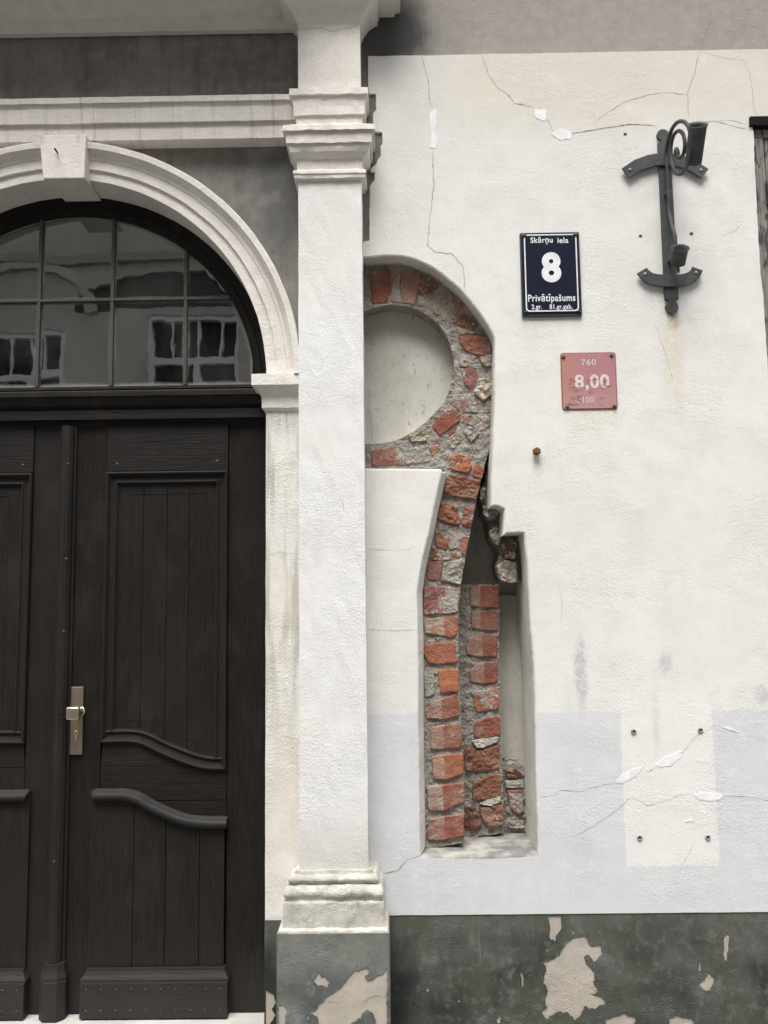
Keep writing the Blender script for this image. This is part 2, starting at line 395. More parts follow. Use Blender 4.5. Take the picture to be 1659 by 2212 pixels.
def f_reveal(k):
    n = k.noise(12, 4, .6); g = k.noise(45, 4, .7)
    c = k.mix(k.sm(n, .3, .7), (.72, .705, .66), (.60, .59, .545))
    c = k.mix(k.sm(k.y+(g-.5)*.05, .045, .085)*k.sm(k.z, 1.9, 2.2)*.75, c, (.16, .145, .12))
    c = k.mix(k.sm(g, .55, .75)*.25, c, (.42, .41, .37))
    return dict(c=c, r=.9, h=plaster_h(k), d=.0025)
def f_field(k):
    n = k.noise(9, 4, .6); sc_ = k.noise(40, 4, .6, st=(2.2, 1, .9), dist=1.2); st = k.noise(26, 3, .6, st=(1.6, 1, .8))
    c = k.mix(k.sm(n, .3, .7), (.62, .60, .545), (.53, .51, .455))
    c = k.mix(k.sm(sc_, .62, .68)*.6, c, (.26, .235, .185)); c = k.mix(k.sm(k.noise(6, 3, off=(3, 0, 3)), .5, .66)*.45, c, (.50, .455, .36)); c = k.mix(k.sm(n, .55, .75)*k.sm(st, .5, .65)*.5, c, (.40, .37, .26))
    return dict(c=c, r=.9, h=plaster_h(k), d=.0025)
def f_backplaster(k):
    n = k.noise(11, 5, .6, st=(1.4, 1, .5)); f = k.noise(60, 4)
    c = k.mix(k.sm(n, .3, .7), (.56, .535, .47), (.44, .42, .365)); c = k.mix(k.sm(f, .55, .72)*.3, c, (.20, .19, .16))
    return dict(c=c, r=.9, h=plaster_h(k), d=.0025)
def f_sill(k):
    n = k.noise(13, 5, .65); f = k.noise(70, 3)
    c = k.mix(k.sm(n, .38, .62), (.40, .385, .345), (.25, .245, .228)); c = k.mix(k.sm(k.noise(9, 4, off=(2, 1, 0)), .45, .6)*.7, c, (.12, .12, .12))
    c = k.mix(k.sm(f, .6, .75)*.3, c, (.48, .46, .41))
    return dict(c=c, r=.85, h=plaster_h(k), d=.003)
def door_f(hor):
    def fn(k):
        st = (1.0, 1, 14) if hor else (14, 1, 1.0)
        g = k.noise(9, 5, .65, st=st); w = k.noise(4, 4, .6); s2 = k.noise(30, 4, .6, st=(st[0]*.7, 1, st[2]*.7)); pv = k.attr('tone')
        c = k.mix(k.sm(g, .3, .7), (.0098, .0082, .0070), (.0170, .0146, .0127)); c = k.mix(k.sm(w, .5, .7)*.4, c, (.022, .0172, .0140))
        c = k.mix(k.sm(s2, .6, .8)*.4, c, (.036, .0345, .033)); c = k.mix(pv, c, (.026, .0243, .0228)); sf = k.noise(5, 3, .65, st=(2, 1, .8), off=(5, 0, 2)); c = k.mix(k.sm(sf, .54, .74)*.32, c, (.042, .036, .030)); c = k.mix(k.sm(k.noise(46, 3, .7, st=(1, 1, .4) if not hor else (.4, 1, 1), off=(9, 1, 1)), .64, .74)*.16, c, (.06, .055, .05)); c = k.mix(k.sm(k.z+(w-.5)*.3, .35, .08)*.35, c, (.055, .052, .048))
        sp = k.sm(k.vor(55), .05, .02)*k.sm(k.noise(2.2, 3, off=(3, 0, 1)), .56, .66)*k.sm(k.z, 1.0, .6)
        c = k.mix(sp*.8, c, (.45, .45, .43))
        return dict(c=c, r=.46+w*.2, h=g*.8+s2*.7, d=.0016)
    return fn
def f_iron(k):
    n = k.noise(30, 4, .6); f = k.noise(160, 3)
    c = k.mix(k.sm(n, .35, .65), (.036, .038, .039), (.058, .060, .060)); c = k.mix(k.sm(f, .6, .72)*.5, c, (.028, .027, .027)); c = k.mix(k.sm(k.noise(18, 3, .7), .60, .70)*.4, c, (.085, .06, .045))
    return dict(c=c, r=.55+n*.2, h=n*.6+f*.5, d=.002)
def flat(c, r=.6, h=0): return lambda k: dict(c=k.mix(k.sm(k.noise(35, 4, .6), .3, .7), c, tuple(q*.86 for q in c)), r=r, h=k.noise(60, 3), d=.0006)
def f_pink(k):
    n = k.noise(16, 4, .6); c1 = at(1215, 800, 0)
    c = k.mix(k.sm(k.x+(n-.5)*.12, c1.x+.0, c1.x+.09), (.42, .20, .165), (.40, .185, .205)); c = k.mix(k.sm(k.z, c1.z-.02, c1.z-.13)*.6, c, (.45, .255, .23))
    c = k.mix(k.sm(k.noise(90, 3), .6, .75)*.3, c, (.62, .40, .36))
    return dict(c=c, r=.55, h=k.noise(60, 3), d=.0006)
def f_timber(k):
    g = k.noise(16, 5, .7, st=(7, 1, .6)); n = k.noise(14, 5, .65, st=(1.3, 1, .5)); f = k.noise(70, 4, st=(3, 1, .5))
    c = k.mix(k.sm(g, .3, .7), (.30, .275, .255), (.16, .145, .135)); c = k.mix(k.sm(n+(f-.5)*.4, .50, .60)*.85, c, (.045, .038, .035))
    return dict(c=c, r=.85, h=g+n, d=.004)
def f_step(k):
    n = k.noise(8, 4, .6); c = k.mix(k.sm(n, .3, .7), (.50, .49, .455), (.40, .39, .36)); return dict(c=c, r=.8, h=k.noise(90, 4), d=.002)
def f_pave(k):
    n = k.noise(6, 4, .6); c = k.mix(k.sm(n, .3, .7), (.22, .215, .205), (.16, .157, .15)); return dict(c=c, r=.85, h=k.noise(60, 4), d=.004)
def f_opp(k):
    n = k.noise(2, 4, .6); c = k.mix(k.sm(n, .3, .7), (.55, .53, .47), (.48, .46, .405)); return dict(c=c, r=.9, h=k.noise(60, 3), d=.003)
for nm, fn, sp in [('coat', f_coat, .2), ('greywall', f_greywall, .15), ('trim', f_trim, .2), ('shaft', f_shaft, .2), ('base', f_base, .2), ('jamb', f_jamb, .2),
                   ('dado', f_dado, .3), ('dado2', f_dado2, .25), ('beige', f_beige, .15), ('mortar', f_mortar, .1), ('brick', f_brick, .15), ('stone', f_stone, .1),
                   ('reveal', f_reveal, .2), ('field', f_field, .2), ('backplaster', f_backplaster, .2), ('sill', f_sill, .25),
                   ('door_v', door_f(False), .14), ('door_h', door_f(True), .16), ('iron', f_iron, .5), ('pink', f_pink, .4), ('timber', f_timber, .2),
                   ('step', f_step, .3), ('pave', f_pave, .3), ('opp', f_opp, .2),
                   ('navy', flat((.010, .012, .030), .22), .5), ('enamel', flat((.80, .81, .84), .3), .5), ('sign_edge', flat((.035, .037, .045), .45), .4),
                   ('pinktext', flat((.70, .60, .56), .6), .3), ('maroon', flat((.26, .06, .065), .7), .2), ('pinkedge', flat((.33, .13, .085), .7), .2),
                   ('rust', flat((.20, .085, .04), .9), .2), ('screw', flat((.10, .085, .07), .6), .4), ('dark', flat((.015, .014, .013), .9), .1),
                   ('crackdark', flat((.24, .225, .20), .95), .05), ('filler', flat((.86, .86, .86), .9), .2), ('plug', flat((.34, .34, .33), .7), .3),
                   ('barworn', flat((.085, .078, .07), .7), .3), ('interior', flat((.05, .05, .05), .9), .1), ('white', flat((.82, .84, .86), .5), .3), ('oppdark', flat((.10, .10, .095), .9), .2),
                   ('oppcream', flat((.42, .40, .35), .9), .2)]:
    material(nm, fn, sp)
material('brass', lambda k: dict(c=k.mix(k.sm(k.noise(30, 4, st=(1, 1, .2)), .3, .7), (.34, .285, .215), (.27, .225, .17)), r=.42, h=k.noise(200, 2), d=.0003), .5, .85)
material('knobmetal', lambda k: dict(c=(.52, .47, .38), r=.28, h=k.noise(90, 2), d=.0004), .5, .95)
material('keybrass', lambda k: dict(c=(.66, .54, .27), r=.35), .5, .9)
def glass_mat(name, dustc):
    mt = bpy.data.materials.new(name); mt.use_nodes = True; t = mt.node_tree; k = T(t); nd = t.nodes; out = nd['Material Output']; b = nd['Principled BSDF']
    gl = nd.new('ShaderNodeBsdfGlossy'); gl.inputs['Roughness'].default_value = .012; gl.inputs['Color'].default_value = (.95, .97, .97, 1)
    bp = nd.new('ShaderNodeBump'); bp.inputs['Distance'].default_value = .00045; bp.inputs['Strength'].default_value = 1.0
    t.links.new(k.noise(6.5, 2, .4, st=(1.3, 1, .8)).o, bp.inputs['Height']); t.links.new(bp.outputs[0], gl.inputs['Normal'])
    tr = nd.new('ShaderNodeBsdfTransparent'); tr.inputs[0].default_value = (.62, .64, .63, 1)
    fr = nd.new('ShaderNodeFresnel'); fr.inputs['IOR'].default_value = 3.0; t.links.new(bp.outputs[0], fr.inputs['Normal'])
    mx = nd.new('ShaderNodeMixShader'); t.links.new(fr.outputs[0], mx.inputs[0]); t.links.new(tr.outputs[0], mx.inputs[1]); t.links.new(gl.outputs[0], mx.inputs[2])
    b.inputs['Base Color'].default_value = (*dustc, 1); b.inputs['Roughness'].default_value = .95; b.inputs['Specular IOR Level'].default_value = .1
    dust = k.sm(k.geo('dust')+(k.noise(40, 4, .7)-.5)*.6, .0, .9)*.7+k.sm(k.noise(5, 4), .3, .75)*.09
    m2 = nd.new('ShaderNodeMixShader'); t.links.new(dust.o, m2.inputs[0]); t.links.new(mx.outputs[0], m2.inputs[1]); t.links.new(b.outputs[0], m2.inputs[2])
    t.links.new(m2.outputs[0], out.inputs[0]); MATS[name] = mt
glass_mat('glass', (.30, .29, .27))
M = MATS

# ================================================================== SETTING
AX, ZS, RI, RO = -1.137, 2.200, .717, .838       # arch axis, springing, inner and outer radius
MB().box(-9, 9, -12, .6, -.4, -.09).build('pavement', M['pave'])
tag(bpy.data.objects['pavement'], None, None, kind='structure')

# ------------------------------------------------------------------ the house wall
wall = empty('house_wall', (.6, .05, -.09), 'white plastered house wall with a keyhole shaped niche exposing red bricks', 'wall')
open_px = [(789,559),(830.6,554.7),(871,556),(903,565),(936,581),(968,605),(995,629),(1020,658),(1044,690),(1063,722),(1068,741.5),(1067,801),(1065.5,903),(1063,963),(1060,1044),(1059.5,1094),
           (1075,1093.5),(1089,1101),(1086,1157),(1094.6,1152.7),(1131,1152),(1133,1172),(1137.5,1215),(1146,1369),(1153,1460),(1157.5,1686),(1162,1845),
           (1065,1850),(975,1850),(909,1847),(908,1731),(905.5,1573),(905.5,1400),(903,1281),(908.7,1237),(917.5,1193),(928.5,1149),(939.5,1094),(950.5,1046),(956,1020),(953,1013),(789,1011)]
open_px = [tuple(p) for p in catmull([Vector(p) for p in open_px[:11]], 3)]+open_px[11:]
OPEN = xz(open_px)
LEFTX = -.14
OPEN[0] = (LEFTX, OPEN[0][1]+.004); OPEN[-1] = (LEFTX, OPEN[-1][1])
def offset(poly, d):
    out = []; n = len(poly)
    ar = sum(poly[i][0]*poly[(i+1) % n][1]-poly[(i+1) % n][0]*poly[i][1] for i in range(n)); sg = 1 if ar > 0 else -1
    for i in range(n):
        a, b, c = Vector(poly[i-1]), Vector(poly[i]), Vector(poly[(i+1) % n]); d1 = (b-a).normalized(); d2 = (c-b).normalized()
        q = Vector((d1.y+d2.y, -d1.x-d2.x)); q = q/max(.5, q.length)
        out.append((b.x+q.x*d*sg, b.y+q.y*d*sg))
    return out
OPF = resample(OPEN, .014, True, .0014); OPB = resample(OPEN, .014)
# window opening at the right edge
win_edge = [(1622,262),(1628,286),(1629,347),(1633,421),(1636,487),(1641,577),(1648,640),(1651,692),(1658,797),(1665,930),(1670,1050)]
WIN = [(1.95, at(1622,262).z)]+xz(win_edge)+[(1.95, at(1670,1050).z)]
WINF = resample(WIN, .02, True, .003)
ARCH = [(AX+RO*.96*math.cos(a), ZS+RO*.96*math.sin(a)) for a in [math.pi*i/40 for i in range(41)]]+[(AX-RO*.96, -.09), (AX+RO*.96, -.09)]
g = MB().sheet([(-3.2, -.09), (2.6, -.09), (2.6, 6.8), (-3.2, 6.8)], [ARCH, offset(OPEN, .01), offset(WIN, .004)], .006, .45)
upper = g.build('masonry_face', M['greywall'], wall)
tag(upper, 'bare grey rendered wall showing above and around the white paint')
MB().add([(-3.2, -.75, 5.6), (2.6, -.75, 5.6), (2.6, .005, 5.35), (-3.2, .005, 5.35), (-3.2, -.75, 5.75), (2.6, -.75, 5.75), (2.6, .005, 6.2), (-3.2, .005, 6.2)], [(0,1,2,3),(0,4,5,1),(4,7,6,5),(0,3,7,4),(1,5,6,2)]).build('added_eaves', M['timber'], wall)  # unseen overhang, added to shade the upper part of the wall
# white coat
margin = [(795,122),(795.5,190),(797,203),(812,203),(813,238),(806,246),(806,268),(811,286),(826,286),(826,312),(822,316),(823,336),(817,345),(812,356),(800,366),(801,372),(810,373),(809,390),(803,396),(799,405),(798,470),(798,520),(786,523)]
mg = resample(xz(margin), .012, False, .0012)
ZT, ZD = 3.381, .423
top = [(x, ZT+.0015*nz(x, 0, 0, 9)+.0008*nz(x, 1, 0, 60)) for x in [2.45-.02*i for i in range(124)] if x > mg[0][0]+.01]
botm = [(x, ZD+.001*nz(x, 0, 0, 12)) for x in [LEFTX+.03*i for i in range(87)] if x < 2.44]+[(2.45, ZD)]
coat_out = mg+[(LEFTX, mg[-1][1])]+botm+top
HOLEY = .007
OPH = offset(OPF, HOLEY)
OPH = [(max(p[0], LEFTX+.004), p[1]) for p in OPH]
drills = [at(1350,291), at(1383,511), at(1493,506)]
dh = [[(d.x+.0065*math.cos(t), d.z+.0065*math.sin(t)) for t in [2*math.pi*i/10 for i in range(10)]] for d in drills]
coat = MB().sheet(coat_out, [OPH, WINF]+dh, -.003, .0085, dens=.05, yfun=lambda x, z: .0025*nz(x, 2, z, 3.0)-.0015*nz(x, 5, z, 9) if False else 0).build('white_coat', M['coat'], wall)
tag(coat, 'cracked white plaster coat with a cooler repainted lower band')
for d in drills:
    MB().lathe((d.x, -.0025, d.z), (d.x, .03, d.z), [(0, .0066), (.9, .006), (1, .0002)], 12).build('drill_hole', M['dark'], coat)
# reveal of the niche
def depth_at(i, p):
    x, z = p
    if z > at(1063, 985).z: return .085
    if x > at(1040, 1200).x: return .30
    return .075
rows = [[], [], [], [], []]
zsill = at(1000, 1844).z
for (fx, fz), (hx, hz), (gx, gz) in zip(OPF, OPH, OPB):
    left = fx < at(962, 1100).x and zsill < fz < at(900, 1018).z
    dpt = depth_at(0, (fx, fz)); dx = .018 if left else 0
    rows[0].append((hx, -.003, hz)); rows[1].append((hx*.35+fx*.65, -.001, hz*.35+fz*.65)); rows[2].append((fx, .005, fz)); rows[3].append((gx+dx*.8, .035, gz)); rows[4].append((gx+dx, dpt, gz))
keep = [i for i, p in enumerate(OPF) if p[1] > zsill]
mb = MB(); n = len(OPF)
vv = [v for r in rows for v in r]; fs = []
for r in range(4):
    for i in range(n):
        j = (i+1) % n
        if OPF[i][0] <= LEFTX+.002 and OPF[j][0] <= LEFTX+.002: continue
        if OPF[i][1] < zsill and OPF[j][1] < zsill: continue
        fs.append((r*n+i, r*n+j, (r+1)*n+j, (r+1)*n+i))
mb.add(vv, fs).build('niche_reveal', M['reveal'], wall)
# half-round plaster field and its lining
inner_px = [(789,672),(803.6,666),(844,658),(871,660.5),(898,667),(925,682),(952,706),(968,733),(979,768.5),(980.5,790),(976,822.5),(963,863),(946.7,884.6),(914,917),(882,938.6),(844,955),(789,960)]
inner_px = [tuple(p) for p in catmull([Vector(p) for p in inner_px], 3)]
YR, YF_ = .078, .145
INN = resample(xz(inner_px, YR), .015, False, .001)
lin = MB().loft([[(x, YR-.002, z) for x, z in INN], [(x-.002*0, YR+.012, z) for x, z in INN], [(x, YF_+.004, z) for x, z in INN]]); lin.build('niche_lining', M['reveal'], wall)
MB().sheet([(LEFTX-.02, INN[0][1]+.03)]+[(.26, INN[0][1]+.03), (.26, INN[-1][1]-.03), (LEFTX-.02, INN[-1][1]-.03)], (), YF_, .02, dens=.03, yfun=lambda x, z: .004*nz(x, 1, z, 6)).build('niche_field', M['field'], wall)
# mortar beds
def rough(a, s=40): return lambda x, z: a*(nz(x, 0, z, s)+.6*nz(x, 3, z, s*2.6)+.35*nz(x, 6, z, s*6))
m1 = [(770,568),(830,568),(871,570),(905,580),(940,595),(972,620),(1000,648),(1025,680),(1050,715),(1072,745),(1072,800),(1070,900),(1064,955),(1056,975),(1049.5,995),(1038.5,1039),(1029.7,1081),(1017.6,1138),(1012,1171),(1003.3,1215),(994.5,1266),(991,1303),
      (990,1438),(997.7,1596),(1002,1686),(1003,1820),(915,1835),(908,1483),(905,1290),(912,1237),(925,1180),(940,1100),(955,1040),(958,1016),(953,1013),(770,1012)]+[(770,960)]+list(reversed(inner_px))[0:]+[(770,672)]
Y1 = .070
MB().sheet(resample(xz(m1, Y1+.0045), .012, True, .0012), (), Y1+.0045, .2, dens=.008, yfun=rough(.0045)).build('mortar', M['mortar'], wall)
m2 = [(980,1263),(1030,1262),(1079,1262),(1078,1400),(1078.7,1438),(1081,1596),(1087.7,1731),(1088,1800),(1040,1806),(990,1812)]
MB().sheet(resample(xz(m2, .192), .012, True, .0012), (), .192, .15, dens=.008, yfun=rough(.006)).build('mortar', M['mortar'], wall)
m3 = [(1075,1634),(1092,1640),(1117,1641),(1131,1659),(1140,1720),(1140,1800),(1075,1802)]
MB().sheet(resample(xz(m3, .235), .012, True, .0012), (), .235, .1, dens=.009, yfun=rough(.009)).build('mortar', M['mortar'], wall)
m4 = [z6(*p) for p in [(1015,-60),(990,200),(945,280),(945,380),(985,450),(970,500),(1020,580),(1035,650),(1040,740),(1060,780),(1120,850),(1140,900),(1110,1030),(1130,1130),(1150,1170),(1270,1205),(1330,1190),(1330,700),(1200,690),(1200,440),(1075,430),(1075,-60)]]
MB().sheet(resample(xz(m4, .13), .012, True, .002), (), .13, .2, dens=.009, yfun=rough(.014)).build('mortar', M['mortar'], wall)
# plaster at the back of the deep slot
bq = xz([(960,960),(1160,960),(1175,1860),(900,1860)], .29)
MB().sheet(bq, (), .29, .03, dens=.04, yfun=lambda x, z: .006*nz(x, 1, z, 8)).build('slot_back', M['backplaster'], wall)
bq = xz([(1070,1292),(1090,1284),(1145,1290),(1150,1660),(1060,1660)], .265)
MB().sheet(bq, (), .265, .08, dens=.03, yfun=lambda x, z: .006*nz(x, 1, z, 8)).build('slot_plaster', M['backplaster'], wall)
# sill
s0 = [at(x, y, -.004) for x, y in [(909,1849),(975,1852),(1065,1852),(1163,1847)]]
rw = []
SXA, SXB = at(905, 1847).x, at(1162, 1845).x+.001; zfr = at(1000, 1849, 0).z; zbk = at(1060, 1800, .25).z
for j in range(13):
    t = j/12; yy = .001+.285*t; row = []
    for i in range(25):
        x = SXA+(SXB-SXA)*i/24
        row.append((x, yy, zfr+(zbk-zfr)*min(1, t*1.3)**.8+.004*nz(x, yy, 0, 25)+(.004 if 0 < j else -.001)))
    rw.append(row)
rw.insert(0, [(x, -.0015, z-.004) for x, y, z in rw[0]]); rw.insert(0, [(x, -.0028, z-.012) for x, y, z in rw[1]])
MB().loft(rw, smooth=True).build('niche_sill', M['sill'], wall)

# ------------------------------------------------------------------ bricks and stones in the niche
def chunk(poly, Y, depth, rgh, name, mat, props, conv=None, jit=.0025, step=.006, bulge=0.0):
    pts = xz(poly, Y, conv)
    pts = chaikin(pts, True, 1, .07); pts = resample(pts, step, True, jit)
    cx = sum(p[0] for p in pts)/len(pts); cz = sum(p[1] for p in pts)/len(pts); sd_ = random.uniform(0, 50)
    rr = []
    for sc_, dy in ((1.03, depth), (1.0, .003), (.975, .0008), (.93, 0), (.84, 0), (.72, 0), (.58, 0), (.42, 0), (.26, 0), (.10, 0)):
        row = []
        for x, z in pts:
            qx, qz = cx+(x-cx)*sc_, cz+(z-cz)*sc_
            h = 0
            if sc_ < 1.01: h = rgh*(nz(qx, sd_, qz, 38)*.9+nz(qx, sd_, qz, 95)*.55+nz(qx, sd_, qz, 230)*.25)*(1 if sc_ < .96 else .6)
            row.append((qx, Y+dy+h-bulge*(1-sc_*sc_ if sc_ <= 1 else 0), qz))
        rr.append(row)
    mb = MB(); mb.loft(rr, True)
    mb.add(rr[-1], [tuple(range(len(pts)))])
    return mb.build(name, M[mat], wall, props=props)
def brick(poly, conv, Y, tint, smear=.0, split=None, rgh=.004, jit=.002, depth=.05):
    sx = -9.0
    if split is not None:
        c = conv(split, sum(p[1] for p in poly)/len(poly)); sx = at(c[0], c[1], Y).x
    return chunk(poly, Y, depth, rgh*.65, 'brick', 'brick', dict(tint=list(tint), smear=float(smear), split=float(sx), wash=random.uniform(.45, 1.0)), conv, jit)
def stone(poly, conv, Y, tint=(.52, .46, .38), rgh=.008, depth=.05, name='stone'):
    return chunk(poly, Y, depth, rgh, name, 'stone', dict(tint=list(tint)), conv, .003)
RED, ORG, BRT, PNK, BRN, TAN, DRK = (.27,.10,.07), (.35,.135,.08), (.41,.155,.08), (.29,.135,.115), (.24,.108,.068), (.36,.205,.145), (.15,.06,.042)
YA = Y1
for a in [
    ([(135,178),(292,178),(302,330),(272,445),(150,470)], z5, YA, RED, .08, None, .004),
    ([(385,205),(532,208),(522,340),(490,475),(400,458),(376,330)], z5, YA, TAN, .04, None, .004),
    ([(590,440),(690,320),(800,370),(690,575),(590,500)], z5, YA+.004, TAN, .16, None, .008),
    ([(795,590),(900,545),(995,620),(960,690),(840,680)], z5, YA, BRN, .08, None, .010),
    ([(845,718),(960,706),(1090,755),(1118,875),(1010,880),(900,835),(845,765)], z5, YA-.003, ORG, .0, None, .009),
    ([(855,975),(985,985),(1002,1060),(950,1165),(895,1110)], z5, YA, PNK, .10, None, .006),
    ([(780,1282),(862,1350),(852,1398),(690,1525),(625,1440)], z5, YA, RED, .12, None, .004),
    ([(755,1490),(830,1440),(825,1480),(770,1530)], z5, YA+.003, BRN, .1, None, .006),
    ([(605,1580),(692,1568),(682,1640),(630,1685)], z5, YA+.002, ORG, .12, None, .006),
    ([(142,1630),(330,1618),(412,1660),(412,1752),(148,1758)], z5, YA, PNK, .16, None, .005),
    ([(768,1690),(800,1655),(930,1690),(952,1760),(920,1820),(778,1785)], z5, YA-.004, BRT, .0, None, .010),
    ([(962,1760),(1000,1738),(1052,1800),(1030,1865),(957,1840)], z5, YA-.002, ORG, .04, None, .006),
    ([(575,320),(600,150),(645,125),(952,198),(912,378),(760,355)], z6, YA-.008, BRN, .06, None, .011),
    ([(525,565),(555,425),(722,430),(745,625),(640,612)], z6, YA-.006, ORG, .02, None, .012),
    ([(785,455),(893,448),(857,655),(762,622)], z6, YA-.004, RED, .06, None, .009),
    ([(500,705),(555,700),(635,800),(612,875),(515,845)], z6, YA, ORG, .05, None, .006),
    ([(762,748),(832,738),(797,944),(757,900)], z6, YA-.002, ORG, .02, None, .004),
    ([(415,985),(585,985),(548,1174),(428,1168)], z6, YA, PNK, .13, None, .003),
    ([(388,1228),(726,1248),(732,1492),(384,1512)], z6, YA-.004, PNK, .28, None, .006),
    ([(392,1555),(500,1545),(590,1535),(732,1528),(722,1700),(680,1735),(500,1705),(400,1690)], z6, YA-.003, ORG, .04, 590, .004),
    ([(383,1800),(702,1778),(718,1977),(530,1998),(438,1988),(388,1890)], z6, YA-.005, ORG, -.05, None, .003),
    ([(368,238),(567,230),(568,442),(393,457),(378,330)], z7, YA-.005, BRT, -.1, None, .002),
    ([(258,620),(330,545),(540,473),(572,520),(578,682),(410,713),(258,702)], z7, YA-.005, RED, -.02, 405, .003),
    ([(298,790),(440,768),(587,758),(602,962),(572,988),(298,1002)], z7, YA-.005, RED, -.02, 432, .003),
    ([(308,1070),(430,1058),(612,1038),(617,1242),(450,1288),(328,1292)], z7, YA-.006, ORG, -.05, 430, .003),
    ([(263,1360),(420,1343),(622,1323),(627,1502),(430,1592),(278,1587)], z7, YA-.006, RED, -.02, 420, .003),
    ([(268,1800),(300,1670),(435,1648),(617,1623),(627,1832),(430,1872),(278,1872)], z7, YA-.006, RED, -.02, 432, .004),
]: brick(*a)
for a in [
    ([(300,190),(380,195),(372,330),(385,455),(300,452),(305,330)], z5, YA+.002, TAN, .22, None, .006),
    ([(535,215),(640,270),(690,315),(590,430),(575,485),(500,472),(528,340)], z5, YA+.002, BRN, .24, None, .008),
    ([(805,375),(900,470),(985,560),(985,610),(900,540),(795,585),(700,600),(700,565)], z5, YA+.003, TAN, .27, None, .008),
    ([(850,845),(1000,885),(1030,940),(985,980),(850,965)], z5, YA+.002, BRN, .30, None, .008),
    ([(830,1190),(960,1180),(1040,1250),(1112,1240),(1112,1340),(900,1330),(870,1340),(800,1280)], z5, YA+.002, PNK, .28, None, .008),
    ([(870,1360),(1100,1350),(1090,1440),(1020,1490),(930,1430),(865,1410)], z5, YA+.002, BRN, .30, None, .008),
    ([(620,700),(640,620),(585,625)], z6, YA+.003, ORG, .3, None, .006),
    ([(640,690),(725,690),(740,850),(640,880)], z6, YA+.001, TAN, .25, None, .006),
    ([(420,860),(500,860),(600,890),(740,910),(755,960),(590,980),(425,975)], z6, YA+.002, BRN, .26, None, .006),
]: brick(*a)
YB = .185
for a in [
    ([(838,1230),(1132,1222),(1128,1442),(940,1437),(850,1422)], z6, YB, RED, -.05, 945, .003),
    ([(853,1480),(1118,1468),(1118,1668),(950,1662),(860,1642)], z6, YB, RED, -.05, 950, .003),
    ([(808,1830),(850,1740),(970,1708),(1112,1703),(1112,1922),(970,1928),(808,1902)], z6, YB, RED, -.05, 968, .003),
    ([(678,250),(750,178),(948,158),(948,352),(810,377),(678,352)], z7, YB, RED, -.05, 812, .003),
    ([(690,445),(950,420),(957,612),(740,642)], z7, YB, ORG, .27, None, .007),
    ([(718,760),(860,688),(967,683),(967,862),(820,893),(718,897)], z7, YB, RED, .03, None, .006),
    ([(618,1000),(720,988),(742,1020),(962,958),(962,1182),(850,1198),(638,1213)], z7, YB-.004, BRN, .0, None, .012),
    ([(703,1340),(860,1248),(977,1238),(977,1442),(850,1482),(703,1492)], z7, YB-.004, BRN, .02, None, .009),
    ([(618,1560),(720,1548),(790,1660),(792,1742),(700,1792),(623,1742)], z7, YB-.002, DRK, .0, None, .011),
    ([(765,1560),(870,1548),(1002,1518),(1002,1722),(870,1768),(800,1680)], z7, YB-.006, BRN, .0, None, .012),
    ([(1008,1205),(1100,1178),(1182,1240),(1120,1285),(1040,1275)], z7, .222, DRK, .05, None, .012),
    ([(1038,1398),(1182,1388),(1192,1590),(1150,1628),(1068,1572)], z7, .222, PNK, .10, None, .006),
    ([(1118,540),(1165,530),(1168,700),(1138,735)], z6, .10, BRN, .05, None, .006),
    ([(1148,825),(1210,788),(1298,800),(1292,965),(1200,965)], z6, .10, DRK, .12, None, .010),
]: brick(*a)
CRM, GRY, LGT = (.53,.46,.37), (.36,.34,.30), (.52,.49,.43)
for a in [
    ([(1005,885),(1112,868),(1116,955),(1060,965),(1025,930)], z5, YA-.004, CRM),
    ([(1008,1045),(1112,1080),(1112,1182),(1040,1243),(962,1168)], z5, YA-.008, CRM, .010),
    ([(435,1530),(500,1478),(582,1498),(592,1557),(468,1568)], z5, YA-.002, (.42,.36,.27)),
    ([(415,1625),(600,1590),(622,1722),(415,1748)], z5, YA, GRY, .006),
    ([(755,1560),(820,1497),(862,1558),(800,1625)], z5, YA-.002, CRM),
    ([(875,1470),(930,1437),(1012,1500),(940,1575)], z5, YA-.002, GRY),
    ([(820,640),(960,690),(1080,705),(980,700),(850,710)], z5, YA, CRM),
    ([(590,1000),(770,960),(782,1040),(752,1220),(640,1190),(560,1178)], z6, YA-.002, GRY, .008),
    ([(235,258),(332,258),(342,470),(250,503)], z7, YA, (.38,.36,.31), .003),
    ([(688,922),(760,908),(957,883),(952,922),(800,992),(740,982)], z7, YB-.008, LGT, .006, .05),
    ([(763,1520),(975,1448),(978,1502),(870,1548)], z7, YB-.008, LGT, .006, .05),
    ([(1018,1300),(1192,1288),(1192,1372),(1018,1372)], z7, .222, LGT, .006),
    ([(1038,1700),(1192,1688),(1202,1760),(1048,1752)], z7, .22, GRY, .010),
    ([(1108,1030),(1200,978),(1302,1000),(1302,1182),(1270,1203),(1148,1172)], z6, .095, CRM, .012),
    ([(968,430),(1040,468),(1152,500),(1100,562),(1020,582),(978,512)], z6, .10, GRY, .014),
    ([(1038,690),(1110,638),(1152,760),(1120,832),(1058,772)], z6, .10, LGT, .012),
    ([(943,270),(997,258),(987,340),(950,392)], z6, .09, GRY, .012),
]: stone(*a)

